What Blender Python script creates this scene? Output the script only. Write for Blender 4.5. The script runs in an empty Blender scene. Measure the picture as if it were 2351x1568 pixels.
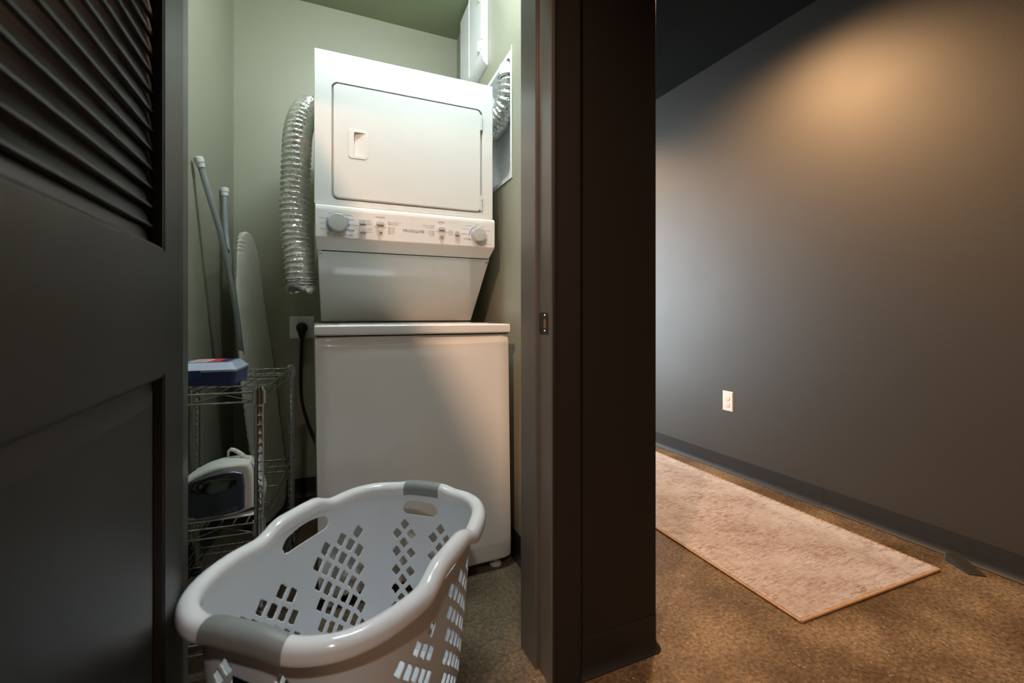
import bpy, bmesh, math, random
import numpy as np
from mathutils import Vector, Matrix
random.seed(4); rng = np.random.RandomState(4)
S = bpy.context.scene; COL = S.collection
R = math.radians; PI = math.pi

# ------------------------------------------------------------ camera, world, lights, exposure
cd = bpy.data.cameras.new('camera'); cam = bpy.data.objects.new('camera', cd); COL.objects.link(cam)
cam.location = (0, 0, 0.97); cam.rotation_euler = (R(90), 0, R(-24))
cd.sensor_width = 36; cd.lens = 16.0; cd.shift_y = -0.0264; cd.clip_start = 0.02
cd.dof.use_dof = True; cd.dof.focus_distance = 1.9; cd.dof.aperture_fstop = 3.2
S.camera = cam
w = bpy.data.worlds.new('world'); S.world = w; w.use_nodes = True
w.node_tree.nodes['Background'].inputs[0].default_value = (0.5, 0.6, 0.7, 1)
w.node_tree.nodes['Background'].inputs[1].default_value = 0.004
S.view_settings.view_transform = 'Standard'; S.view_settings.look = 'None'
S.view_settings.exposure = 0.0; S.view_settings.gamma = 1.0; S.view_settings.use_curve_mapping = False

def lamp(name, kind, loc, power, color, **k):
    d = bpy.data.lights.new(name, kind); d.energy = power; d.color = color
    o = bpy.data.objects.new(name, d); COL.objects.link(o); o.location = loc
    for a, b in k.items():
        if a == 'rot': o.rotation_euler = b
        else: setattr(d, a, b)
    return o
WARM = (1.0, 0.57, 0.27)
# recessed downlights (warm), an added fill lamp, daylight from the window at the far end of the hall, closet lamp
lamp('hall_downlight', 'SPOT', (1.62, 1.65, 2.54), 240, WARM, spot_size=R(166), spot_blend=0.8, shadow_soft_size=0.05)
lamp('hall_downlight', 'SPOT', (1.62, 3.5, 2.54), 230, WARM, spot_size=R(160), spot_blend=1.0, shadow_soft_size=0.05)
lamp('foyer_downlight_and_fill', 'SPOT', (-0.48, -0.05, 2.54), 350, (1.0, 0.60, 0.40), spot_size=R(160), spot_blend=1.0, shadow_soft_size=0.035)
lamp('foyer_downlight_and_fill', 'SPOT', (-0.24, -1.0, 2.54), 110, (1.0, 0.84, 0.74), spot_size=R(160), spot_blend=1.0, shadow_soft_size=0.06)  # added fill lamp behind the camera, lifts the washer and basket
lamp('window_daylight', 'AREA', (1.62, 6.85, 1.35), 60, (0.62, 0.80, 1.0), shape='RECTANGLE', size=1.0, size_y=2.0, rot=(R(-90), 0, 0))
lamp('side_window_daylight', 'AREA', (0.93, 4.3, 1.25), 150, (0.84, 0.94, 1.0), shape='RECTANGLE', size=1.9, size_y=1.4, rot=(0, R(-90), 0))
CLOSET_LAMP = 165.0      # emission strength of the closet ceiling light's diffuser

# ------------------------------------------------------------ materials
def mat(name, col, rough=0.5, metal=0.0, var=0.06, vscale=8.0, bump=0.0, bscale=60.0, emit=0.0, coat=0.0, spec=0.5, trans=0.0, alpha=1.0, col2=None, rvar=0.05):
    m = bpy.data.materials.new(name); m.use_nodes = True
    nt = m.node_tree; N = nt.nodes; L = nt.links; b = N['Principled BSDF']
    tc = N.new('ShaderNodeTexCoord'); nz = N.new('ShaderNodeTexNoise')
    nz.inputs['Scale'].default_value = vscale; nz.inputs['Detail'].default_value = 4
    L.new(tc.outputs['Object'], nz.inputs['Vector'])
    cr = N.new('ShaderNodeMix'); cr.data_type = 'RGBA'
    c2 = col2 if col2 else tuple(max(0, c*(1-2*var)) for c in col)
    c1 = tuple(min(1, c*(1+var)) for c in col)
    cr.inputs[6].default_value = (*c1, 1); cr.inputs[7].default_value = (*c2, 1)
    L.new(nz.outputs['Fac'], cr.inputs[0]); L.new(cr.outputs[2], b.inputs['Base Color'])
    mr = N.new('ShaderNodeMapRange'); mr.inputs[3].default_value = rough-rvar*rough; mr.inputs[4].default_value = rough+rvar*rough
    L.new(nz.outputs['Fac'], mr.inputs[0]); L.new(mr.outputs[0], b.inputs['Roughness'])
    b.inputs['Metallic'].default_value = metal; b.inputs['Specular IOR Level'].default_value = spec
    b.inputs['Coat Weight'].default_value = coat; b.inputs['Coat Roughness'].default_value = 0.06
    b.inputs['Transmission Weight'].default_value = trans; b.inputs['Alpha'].default_value = alpha
    if emit:
        b.inputs['Emission Color'].default_value = (*col, 1); b.inputs['Emission Strength'].default_value = emit
    if bump:
        n2 = N.new('ShaderNodeTexNoise'); n2.inputs['Scale'].default_value = bscale; n2.inputs['Detail'].default_value = 3
        L.new(tc.outputs['Object'], n2.inputs['Vector'])
        bp = N.new('ShaderNodeBump'); bp.inputs['Strength'].default_value = bump; bp.inputs['Distance'].default_value = 0.002
        L.new(n2.outputs['Fac'], bp.inputs['Height']); L.new(bp.outputs[0], b.inputs['Normal'])
    return m
M = {}
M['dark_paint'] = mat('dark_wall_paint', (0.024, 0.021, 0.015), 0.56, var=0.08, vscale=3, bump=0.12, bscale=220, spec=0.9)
M['shaded_front_paint'] = mat('shaded_dark_wall_paint', (0.011, 0.009, 0.007), 0.55, var=0.08, vscale=3, bump=0.12, bscale=220, spec=0.3)  # hall wall paint with shade put into the colour, for front wall and casing
M['trim_paint'] = mat('dark_trim_paint', (0.075, 0.074, 0.066), 0.30, var=0.08, vscale=4, bump=0.04, bscale=150, spec=0.8)
M['door_paint'] = mat('dark_door_paint', (0.014, 0.014, 0.012), 0.36, var=0.08, vscale=4, bump=0.04, bscale=150, spec=0.35)
M['closet_paint'] = mat('sage_wall_paint', (0.31, 0.305, 0.225), 0.45, var=0.03, vscale=3, bump=0.10, bscale=220)
M['closet_ceiling'] = mat('olive_ceiling_paint', (0.24, 0.27, 0.16), 0.7, var=0.03, bump=0.15, bscale=160)
M['hall_ceiling'] = mat('dark_ceiling_paint', (0.010, 0.011, 0.010), 0.9, var=0.05, spec=0.1)
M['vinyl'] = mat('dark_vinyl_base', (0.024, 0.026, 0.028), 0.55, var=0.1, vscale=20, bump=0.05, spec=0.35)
M['shaded_front_vinyl'] = mat('shaded_dark_vinyl_base', (0.012, 0.011, 0.010), 0.45, var=0.1, vscale=20, bump=0.05, spec=0.3)  # same vinyl base, darkened to carry the shade on the front wall
M['enamel'] = mat('white_enamel', (0.80, 0.80, 0.77), 0.22, var=0.01, vscale=3, bump=0.02, bscale=500, coat=0.4)
M['panel_white'] = mat('white_console_plastic', (0.82, 0.81, 0.78), 0.30, var=0.01)
M['steel_white'] = mat('pale_grey_enamel', (0.70, 0.72, 0.71), 0.06, var=0.02, coat=1.0)
M['gap'] = mat('dark_gap', (0.03, 0.03, 0.03), 0.8)
M['knob'] = mat('grey_knob_plastic', (0.55, 0.56, 0.53), 0.35, var=0.02)
M['knob_ring'] = mat('silver_knob_rim', (0.75, 0.75, 0.73), 0.2, metal=0.6)
M['button'] = mat('light_grey_button', (0.62, 0.62, 0.60), 0.35)
M['print'] = mat('grey_printing', (0.10, 0.10, 0.10), 0.5)
M['print_light'] = mat('light_grey_printing', (0.30, 0.30, 0.30), 0.5)
M['blue_print'] = mat('lilac_blue_printing', (0.30, 0.36, 0.66), 0.5)
M['amber'] = mat('cream_lamp_strip', (0.80, 0.68, 0.48), 0.4)
M['screw'] = mat('bright_screw', (0.60, 0.56, 0.48), 0.25, metal=1)
M['white_plastic'] = mat('white_plastic', (0.80, 0.80, 0.78), 0.35, var=0.02)
M['basket'] = mat('white_basket_plastic', (0.72, 0.76, 0.80), 0.30, var=0.015, bump=0.03, bscale=400)
M['rim'] = mat('glossy_white_rim_plastic', (0.82, 0.82, 0.82), 0.12, var=0.01)
M['grip'] = mat('grey_soft_grip', (0.26, 0.27, 0.26), 0.42, bump=0.1, bscale=300)
M['black'] = mat('black_plastic', (0.012, 0.012, 0.013), 0.5)
M['black_satin'] = mat('black_card', (0.008, 0.008, 0.010), 0.45)
M['chrome'] = mat('chrome_wire', (0.58, 0.58, 0.57), 0.09, metal=1, var=0.1, vscale=30)
M['galv'] = mat('galvanised_sheet', (0.74, 0.76, 0.76), 0.55, metal=0.10, var=0.12, vscale=14)
M['tube_paint'] = mat('silver_grey_tube', (0.36, 0.40, 0.40), 0.30, metal=0.35)
M['cap'] = mat('pale_grey_rubber_cap', (0.55, 0.58, 0.54), 0.5)
M['linen'] = mat('cream_ironing_cloth', (0.78, 0.76, 0.66), 0.85, var=0.06, vscale=12, bump=0.5, bscale=35)
M['navy'] = mat('navy_blue_plastic', (0.030, 0.040, 0.16), 0.32)
M['clear_lid'] = mat('cloudy_clear_plastic', (0.42, 0.46, 0.58), 0.18, var=0.05, coat=0.3)
M['red'] = mat('red_label', (0.62, 0.05, 0.04), 0.45)
M['white_label'] = mat('white_label', (0.75, 0.72, 0.68), 0.45)
M['iron_shell'] = mat('cream_iron_plastic', (0.66, 0.66, 0.60), 0.3)
M['iron_dark'] = mat('slate_blue_plastic', (0.045, 0.060, 0.082), 0.12, coat=0.6)
M['iron_print'] = mat('slate_symbols', (0.12, 0.15, 0.19), 0.3)
M['cord'] = mat('cream_cord', (0.62, 0.60, 0.46), 0.5)
M['brass'] = mat('worn_brass_latch', (0.55, 0.28, 0.12), 0.3, metal=0.9)
M['lamp_white'] = mat('lamp_housing', (0.8, 0.8, 0.8), 0.4)
M['diffuser'] = mat('lit_diffuser', (0.82, 0.94, 1.0), 0.4, emit=CLOSET_LAMP, var=0.0)
M['rug_edge'] = mat('tan_binding', (0.42, 0.27, 0.15), 0.8, bump=0.5, bscale=300, var=0.2, vscale=60)
M['frame_white'] = mat('window_frame_paint', (0.7, 0.7, 0.7), 0.4)
M['glass'] = mat('window_glass', (0.9, 0.95, 1.0), 0.02, trans=1.0, var=0.0, rvar=0)

def foil():
    m = mat('silver_foil', (0.86, 0.87, 0.85), 0.26, metal=0.85, var=0.08, vscale=40)
    N = m.node_tree.nodes; L = m.node_tree.links; b = N['Principled BSDF']
    tc = N.new('ShaderNodeTexCoord'); v = N.new('ShaderNodeTexVoronoi'); v.inputs['Scale'].default_value = 75
    n = N.new('ShaderNodeTexNoise'); n.inputs['Scale'].default_value = 70; n.inputs['Detail'].default_value = 5
    ad = N.new('ShaderNodeMath'); ad.operation = 'ADD'
    L.new(tc.outputs['Object'], v.inputs['Vector']); L.new(tc.outputs['Object'], n.inputs['Vector'])
    L.new(v.outputs['Distance'], ad.inputs[0]); L.new(n.outputs['Fac'], ad.inputs[1])
    bp = N.new('ShaderNodeBump'); bp.inputs['Strength'].default_value = 0.6; bp.inputs['Distance'].default_value = 0.005
    L.new(ad.outputs[0], bp.inputs['Height']); L.new(bp.outputs[0], b.inputs['Normal'])
    return m
M['foil'] = foil()

def concrete():
    m = bpy.data.materials.new('polished_concrete'); m.use_nodes = True
    N = m.node_tree.nodes; L = m.node_tree.links; b = N['Principled BSDF']
    tc = N.new('ShaderNodeTexCoord')
    def noise(sc, det, rough=0.6):
        n = N.new('ShaderNodeTexNoise'); n.inputs['Scale'].default_value = sc; n.inputs['Detail'].default_value = det
        n.inputs['Roughness'].default_value = rough
        L.new(tc.outputs['Object'], n.inputs['Vector']); return n
    def ramp(src, *st):
        r = N.new('ShaderNodeValToRGB'); e = r.color_ramp.elements
        while len(e) < len(st): e.new(0.5)
        for i, (p, c) in enumerate(st): e[i].position = p; e[i].color = (*c, 1)
        L.new(src, r.inputs[0]); return r
    def mix(f, a, c, mode='MIX'):
        x = N.new('ShaderNodeMix'); x.data_type = 'RGBA'; x.blend_type = mode
        if isinstance(f, float): x.inputs[0].default_value = f
        else: L.new(f, x.inputs[0])
        for i, q in ((6, a), (7, c)):
            if isinstance(q, tuple): x.inputs[i].default_value = (*q, 1)
            else: L.new(q, x.inputs[i])
        return x.outputs[2]
    big = ramp(noise(3.2, 6, 0.62).outputs['Fac'], (0.36, (0.068, 0.047, 0.027)), (0.5, (0.112, 0.083, 0.051)), (0.64, (0.175, 0.138, 0.090)))
    fine = ramp(noise(85, 5, 0.75).outputs['Fac'], (0.36, (0.34, 0.32, 0.30)), (0.5, (0.95, 0.93, 0.90)), (0.64, (1.7, 1.65, 1.55)))
    c = mix(0.85, big.outputs[0], fine.outputs[0], 'MULTIPLY')
    v = N.new('ShaderNodeTexVoronoi'); v.inputs['Scale'].default_value = 95; L.new(tc.outputs['Object'], v.inputs['Vector'])
    sp = ramp(v.outputs['Distance'], (0.20, (1, 1, 1)), (0.30, (0, 0, 0)))
    pick = ramp(noise(23, 3).outputs['Fac'], (0.52, (0, 0, 0)), (0.62, (1, 1, 1)))
    mm = N.new('ShaderNodeMath'); mm.operation = 'MULTIPLY'; L.new(sp.outputs[0], mm.inputs[0]); L.new(pick.outputs[0], mm.inputs[1])
    m2 = N.new('ShaderNodeMath'); m2.operation = 'MULTIPLY'; L.new(mm.outputs[0], m2.inputs[0]); m2.inputs[1].default_value = 0.75
    sc = ramp(v.outputs['Color'], (0.3, (0.03, 0.025, 0.022)), (0.5, (0.36, 0.29, 0.20)))
    c = mix(m2.outputs[0], c, sc.outputs[0])
    L.new(c, b.inputs['Base Color'])
    rr = ramp(noise(9, 5).outputs['Fac'], (0.3, (0.30, 0.30, 0.30)), (0.7, (0.46, 0.46, 0.46)))
    L.new(rr.outputs[0], b.inputs['Roughness'])
    bp = N.new('ShaderNodeBump'); bp.inputs['Strength'].default_value = 0.10; bp.inputs['Distance'].default_value = 0.001
    L.new(noise(60, 5).outputs['Fac'], bp.inputs['Height']); L.new(bp.outputs[0], b.inputs['Normal'])
    return m
M['concrete'] = concrete()

def rug_mat():
    m = bpy.data.materials.new('faded_rug_pile'); m.use_nodes = True
    N = m.node_tree.nodes; L = m.node_tree.links; b = N['Principled BSDF']
    tc = N.new('ShaderNodeTexCoord')
    def noise(sc, scale3, det=5, r=0.7):
        mp = N.new('ShaderNodeMapping'); mp.inputs['Scale'].default_value = scale3
        L.new(tc.outputs['Object'], mp.inputs['Vector'])
        n = N.new('ShaderNodeTexNoise'); n.inputs['Scale'].default_value = sc; n.inputs['Detail'].default_value = det
        n.inputs['Roughness'].default_value = r
        L.new(mp.outputs[0], n.inputs['Vector']); return n
    def ramp(src, *st):
        r = N.new('ShaderNodeValToRGB'); e = r.color_ramp.elements
        while len(e) < len(st): e.new(0.5)
        for i, (p, c) in enumerate(st): e[i].position = p; e[i].color = (*c, 1)
        L.new(src, r.inputs[0]); return r
    def mul(a, c):
        x = N.new('ShaderNodeMath'); x.operation = 'MULTIPLY'; L.new(a, x.inputs[0])
        if isinstance(c, float): x.inputs[1].default_value = c
        else: L.new(c, x.inputs[1])
        return x.outputs[0]
    def mix(f, a, c):
        x = N.new('ShaderNodeMix'); x.data_type = 'RGBA'; L.new(f, x.inputs[0])
        for i, q in ((6, a), (7, c)):
            if isinstance(q, tuple): x.inputs[i].default_value = (*q, 1)
            else: L.new(q, x.inputs[i])
        return x.outputs[2]
    weave = noise(52, (0.5, 3.0, 1), 6, 0.85)       # short streaks across the runner
    patch = noise(3.2, (1, 1, 1), 4, 0.6)
    base = ramp(patch.outputs['Fac'], (0.35, (0.28, 0.245, 0.22)), (0.5, (0.35, 0.335, 0.325)), (0.65, (0.42, 0.42, 0.43)))
    rust = ramp(weave.outputs['Fac'], (0.49, (0, 0, 0)), (0.54, (1, 1, 1)))
    rp = ramp(noise(4.5, (1, 1.4, 1), 4).outputs['Fac'], (0.38, (0.30, 0.30, 0.30)), (0.62, (1, 1, 1)))
    c = mix(mul(rust.outputs[0], rp.outputs[0]), base.outputs[0], (0.15, 0.050, 0.027))
    pale = ramp(noise(40, (3.0, 0.5, 1), 5, 0.8).outputs['Fac'], (0.52, (0, 0, 0)), (0.66, (1, 1, 1)))
    c = mix(mul(pale.outputs[0], 0.6), c, (0.46, 0.47, 0.50))
    # paler border bands along the long sides (object x runs 0..0.775)
    sx = N.new('ShaderNodeSeparateXYZ'); L.new(tc.outputs['Object'], sx.inputs[0])
    bd = ramp(sx.outputs['X'], (0.0, (0.25, 0.25, 0.25)), (0.05, (0.0, 0.0, 0.0)), (0.62, (0, 0, 0)), (0.70, (0.75, 0.75, 0.75)), (0.775, (0.8, 0.8, 0.8)))
    bn = ramp(noise(22, (1, 1.5, 1), 5, 0.8).outputs['Fac'], (0.40, (0, 0, 0)), (0.55, (1, 1, 1)))
    c = mix(mul(bd.outputs[0], bn.outputs[0]), c, (0.46, 0.48, 0.52))
    L.new(c, b.inputs['Base Color']); b.inputs['Roughness'].default_value = 0.95; b.inputs['Specular IOR Level'].default_value = 0.15
    b.inputs['Sheen Weight'].default_value = 0.3
    n = noise(420, (1, 1, 1), 3); bp = N.new('ShaderNodeBump'); bp.inputs['Strength'].default_value = 0.8; bp.inputs['Distance'].default_value = 0.003
    L.new(n.outputs['Fac'], bp.inputs['Height']); L.new(bp.outputs[0], b.inputs['Normal'])
    return m
M['rug'] = rug_mat()

# ------------------------------------------------------------ helpers
def link(o, parent=None, label=None, cat=None, group=None, kind=None):
    COL.objects.link(o)
    if parent: o.parent = parent
    if label: o['label'] = label
    if cat: o['category'] = cat
    if group: o['group'] = group
    if kind: o['kind'] = kind
    return o
def thing(name, label, cat, loc=(0, 0, 0), rotz=0, **k):
    o = bpy.data.objects.new(name, None); o.empty_display_size = 0.1; o.location = loc; o.rotation_euler = (0, 0, rotz)
    return link(o, None, label, cat, **k)
def mesh_obj(name, me, mt, parent=None, smooth=None, **k):
    for m_ in (mt if isinstance(mt, (list, tuple)) else [mt]): me.materials.append(M[m_])
    o = bpy.data.objects.new(name, me); link(o, parent, **k)
    if smooth is not None:
        for p in me.polygons: p.use_smooth = True
        if smooth < 180:
            bm = bmesh.new(); bm.from_mesh(me)
            for e in bm.edges:
                if len(e.link_faces) == 2 and e.calc_face_angle(0) > R(smooth): e.smooth = False
            bm.to_mesh(me); bm.free()
    if smooth is not None and smooth < 90 and len(me.polygons) < 30000:
        wn_ = o.modifiers.new('wn', 'WEIGHTED_NORMAL'); wn_.keep_sharp = True; wn_.weight = 100
    return o
def obj(name, bm, mt, parent=None, smooth=35, **k):
    bmesh.ops.recalc_face_normals(bm, faces=bm.faces)
    me = bpy.data.meshes.new(name); bm.to_mesh(me); bm.free()
    return mesh_obj(name, me, mt, parent, smooth, **k)
def BM(): return bmesh.new()
def merge(dst, src, mtx=None):
    me = bpy.data.meshes.new('t'); src.to_mesh(me); src.free()
    if mtx: me.transform(mtx)
    dst.from_mesh(me); bpy.data.meshes.remove(me)
def box(bm, x0, x1, y0, y1, z0, z1, bev=0.0, seg=2, mtx=None):
    b = BM(); bmesh.ops.create_cube(b, size=1)
    for v in b.verts:
        v.co = Vector((x0+(v.co.x+.5)*(x1-x0), y0+(v.co.y+.5)*(y1-y0), z0+(v.co.z+.5)*(z1-z0)))
    if bev: bmesh.ops.bevel(b, geom=list(b.edges), offset=bev, segments=seg, profile=0.5, affect='EDGES')
    merge(bm, b, mtx)
def prism(bm, pts, f, d0, d1, bev=0.0, seg=2, mtx=None):
    """extrude closed 2D polygon pts; f(a,b,d)->xyz"""
    b = BM(); A = [b.verts.new(f(p[0], p[1], d0)) for p in pts]; B = [b.verts.new(f(p[0], p[1], d1)) for p in pts]
    fa = b.faces.new(A); fb = b.faces.new(B[::-1]); n = len(pts)
    for i in range(n): b.faces.new((A[i], B[i], B[(i+1) % n], A[(i+1) % n]))
    bmesh.ops.recalc_face_normals(b, faces=b.faces)
    if bev:
        es = list(set(fa.edges) | set(fb.edges))
        bmesh.ops.bevel(b, geom=es, offset=bev, segments=seg, profile=0.5, affect='EDGES', clamp_overlap=True)
    merge(bm, b, mtx)
FXZ = lambda a, b, d: (a, d, b)      # polygon in x,z ; depth along y
FYZ = lambda a, b, d: (d, a, b)
FXY = lambda a, b, d: (a, b, d)
def rrect(x0, x1, y0, y1, r, n=6):
    P = []
    for cx, cy, a0 in ((x1-r, y1-r, 0), (x0+r, y1-r, 90), (x0+r, y0+r, 180), (x1-r, y0+r, 270)):
        for i in range(n+1):
            a = R(a0+90*i/n); P.append((cx+r*math.cos(a), cy+r*math.sin(a)))
    return P
def frames(P, closed=False):
    P = [Vector(p) for p in P]; n = len(P); T = []
    for i in range(n):
        a = P[(i-1) % n] if (closed or i > 0) else P[i]; b = P[(i+1) % n] if (closed or i < n-1) else P[i]
        T.append((b-a).normalized())
    up = Vector((0, 0, 1)) if abs(T[0].z) < 0.9 else Vector((1, 0, 0))
    U = (up-T[0]*up.dot(T[0])).normalized(); out = []
    for i in range(n):
        U = (U-T[i]*U.dot(T[i])).normalized(); out.append((P[i], T[i], U, T[i].cross(U)))
    return out
def tube(bm, P, r, seg=10, closed=False, cap=True):
    F = frames(P, closed); rings = []
    for i, (p, t, u, v) in enumerate(F):
        rr = r[i] if isinstance(r, (list, tuple, np.ndarray)) else r
        rings.append([bm.verts.new(p+(u*math.cos(2*PI*k/seg)+v*math.sin(2*PI*k/seg))*rr) for k in range(seg)])
    n = len(rings)
    for i in range(n if closed else n-1):
        a, b = rings[i], rings[(i+1) % n]
        for k in range(seg): bm.faces.new((a[k], a[(k+1) % seg], b[(k+1) % seg], b[k]))
    if cap and not closed:
        bm.faces.new(rings[0][::-1]); bm.faces.new(rings[-1])
def spline(P, n):
    """Catmull-Rom resample to about n points"""
    P = [np.array(p, float) for p in P]; Q = [2*P[0]-P[1]]+P+[2*P[-1]-P[-2]]; out = []
    m = max(2, n//(len(P)-1))
    for i in range(1, len(Q)-2):
        a, b, c, d = Q[i-1:i+3]
        for k in range(m):
            t = k/m; out.append(0.5*((2*b)+(-a+c)*t+(2*a-5*b+4*c-d)*t*t+(-a+3*b-3*c+d)*t**3))
    out.append(P[-1])
    # even spacing
    out = np.array(out); d = np.r_[0, np.cumsum(np.linalg.norm(np.diff(out, axis=0), axis=1))]
    s = np.linspace(0, d[-1], n); return np.stack([np.interp(s, d, out[:, k]) for k in range(3)], 1), d[-1]
def lathe(bm, prof, loc, axis='Y', seg=40, sgn=-1):
    rings = []
    for r, h in prof:
        ring = []
        for k in range(seg):
            a = 2*PI*k/seg; c, s_ = math.cos(a)*r, math.sin(a)*r
            if axis == 'Y': p = (loc[0]+c, loc[1]+sgn*h, loc[2]+s_)
            elif axis == 'Z': p = (loc[0]+c, loc[1]+s_, loc[2]+h)
            else: p = (loc[0]+sgn*h, loc[1]+c, loc[2]+s_)
            ring.append(bm.verts.new(p))
        rings.append(ring)
    for a, b in zip(rings, rings[1:]):
        for k in range(seg): bm.faces.new((a[k], a[(k+1) % seg], b[(k+1) % seg], b[k]))
    if prof[0][0] > 1e-5: bm.faces.new(rings[0])
    if prof[-1][0] > 1e-5: bm.faces.new(rings[-1])
def cut(o, cutters):
    """subtract closed bmeshes from object o (baked)"""
    tmp = []
    for c in cutters:
        bmesh.ops.recalc_face_normals(c, faces=c.faces)
        me = bpy.data.meshes.new('c'); c.to_mesh(me); c.free(); q = bpy.data.objects.new('c', me); COL.objects.link(q)
        md = o.modifiers.new('b', 'BOOLEAN'); md.operation = 'DIFFERENCE'; md.object = q; md.solver = 'EXACT'; tmp.append(q)
        q.parent = o.parent
    for md in [m_ for m_ in o.modifiers if m_.type == 'WEIGHTED_NORMAL']: o.modifiers.remove(md)
    dg = bpy.context.evaluated_depsgraph_get(); dg.update()
    me = bpy.data.meshes.new_from_object(o.evaluated_get(dg)); o.modifiers.clear(); old = o.data; o.data = me
    me.name = old.name
    bm = bmesh.new(); bm.from_mesh(me)
    for f in bm.faces: f.smooth = True
    for e in bm.edges:
        if len(e.link_faces) == 2 and e.calc_face_angle(0) > R(32): e.smooth = False
    bm.to_mesh(me); bm.free()
    wn_ = o.modifiers.new('wn', 'WEIGHTED_NORMAL'); wn_.keep_sharp = True; wn_.weight = 100
    for q in tmp: bpy.data.objects.remove(q)
    return o
def text_bm(bm, s, x, z, size, y, align='CENTER', rot=None, shear=0, loc=None):
    c = bpy.data.curves.new('t', 'FONT'); c.body = s; c.size = size; c.align_x = align; c.align_y = 'CENTER'; c.extrude = 0.0001
    c.space_character = 1.05
    o = bpy.data.objects.new('t', c); COL.objects.link(o)
    dg = bpy.context.evaluated_depsgraph_get(); dg.update()
    me = bpy.data.meshes.new_from_object(o.evaluated_get(dg))
    me.transform(Matrix.Translation((x, y, z)) @ (rot if rot else Matrix.Rotation(R(90), 4, 'X')))
    bm.from_mesh(me); bpy.data.objects.remove(o); bpy.data.curves.remove(c); bpy.data.meshes.remove(me)

# ------------------------------------------------------------ the setting
HC, CC = 2.567, 2.635       # hall and closet ceiling heights
XL = lambda y: -0.348-0.11*(2.66-y)
XR = lambda y: 0.818-0.06*(2.66-y)
def struct(name, bm, mt, parent=None, smooth=None, **k):
    return obj(name, bm, mt, parent, smooth, kind='structure' if parent is None else None, **k)
b = BM(); box(b, -1.9, 2.36, -1.8, 7.0, -0.1, 0); struct('floor', b, 'concrete')
b = BM(); box(b, -1.9, 2.36, -1.8, 1.035, HC, HC+0.08); box(b, 0.90, 2.36, 1.035, 7.0, HC, HC+0.08); struct('ceiling', b, 'hall_ceiling')
b = BM(); prism(b, [(-0.62, 1.19), (0.905, 1.19), (0.905, 2.66), (-0.62, 2.66)], FXY, CC, CC+0.06); struct('ceiling', b, 'closet_ceiling')
b = BM(); box(b, 2.355, 2.45, -1.8, 7.0, 0, HC+0.08); struct('wall_right', b, 'dark_paint')
b = BM(); box(b, -2.0, -1.9, -1.8, 1.035, 0, HC+0.08); struct('wall_left', b, 'dark_paint')
b = BM(); box(b, -2.0, 2.45, -1.9, -1.8, 0, HC+0.08); struct('wall_rear', b, 'dark_paint')
# front wall of the closet: dark outside, sage inside; opening x -0.255..0.585, z 0..2.08
b = BM()
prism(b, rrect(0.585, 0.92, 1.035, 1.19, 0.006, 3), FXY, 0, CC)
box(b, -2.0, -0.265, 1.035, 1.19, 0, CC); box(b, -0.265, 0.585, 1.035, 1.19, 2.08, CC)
wf = struct('wall_front', b, ['shaded_front_paint', 'closet_paint'])
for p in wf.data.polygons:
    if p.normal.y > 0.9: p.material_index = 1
# partition: hall leaf and closet leaf (with the recess of the vent box)
b = BM(); box(b, 0.907, 0.92, 1.19, 3.35, 0, HC); box(b, 0.907, 0.92, 5.25, 7.0, 0, HC); box(b, 0.907, 0.92, 3.35, 5.25, 0, 0.5); box(b, 0.907, 0.92, 3.35, 5.25, 1.98, HC); struct('wall_partition', b, 'dark_paint')
b = BM(); box(b, 0.89, 0.925, 3.35, 3.39, 0.5, 1.98); box(b, 0.89, 0.925, 5.21, 5.25, 0.5, 1.98); box(b, 0.89, 0.925, 3.39, 5.21, 0.5, 0.54); box(b, 0.89, 0.925, 3.39, 5.21, 1.94, 1.98)
wn = struct('window_2', b, 'frame_white')
b = BM(); box(b, 0.90, 0.906, 3.39, 5.21, 0.54, 1.94); struct('pane', b, 'glass', wn)
b = BM(); prism(b, [(XR(1.19), 1.19), (0.9065, 1.19), (0.9065, 2.66), (XR(2.66), 2.66)], FXY, 0, CC); wr = struct('wall_closet_right', b, 'closet_paint')
ang = math.atan(0.06)       # right closet wall leans by this much
WM = Matrix.Translation((XR(1.88), 1.88, 0)) @ Matrix.Rotation(-ang, 4, 'Z')   # local: x into wall, y along wall
c = BM(); prism(c, rrect(-0.166, 0.166, 1.545, 2.05, 0.03), FYZ, -0.05, 0.066, mtx=WM); cut(wr, [c])
b = BM(); prism(b, [(XL(1.19), 1.19), (XL(2.66), 2.66), (-0.75, 2.66), (-0.75, 1.19)], FXY, 0, CC); struct('wall_closet_left', b, 'closet_paint')
b = BM(); box(b, -0.75, 0.907, 2.66, 2.76, 0, CC+0.06); struct('wall_back', b, 'closet_paint')
# far end of the hall with its window
b = BM(); box(b, 0.92, 1.05, 6.9, 7.0, 0, HC); box(b, 2.2, 2.355, 6.9, 7.0, 0, HC); box(b, 1.05, 2.2, 6.9, 7.0, 0, 0.3); box(b, 1.05, 2.2, 6.9, 7.0, 2.4, HC)
struct('wall_far', b, 'dark_paint')
b = BM(); box(b, 1.05, 1.1, 6.9, 6.96, 0.3, 2.4); box(b, 2.15, 2.2, 6.9, 6.96, 0.3, 2.4); box(b, 1.1, 2.15, 6.9, 6.96, 0.3, 0.35); box(b, 1.1, 2.15, 6.9, 6.96, 2.35, 2.4); box(b, 1.605, 1.645, 6.9, 6.95, 0.35, 2.35)
wn = struct('window_1', b, 'frame_white')
b = BM(); box(b, 1.1, 2.15, 6.93, 6.936, 0.35, 2.35); struct('pane', b, 'glass', wn)

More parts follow.
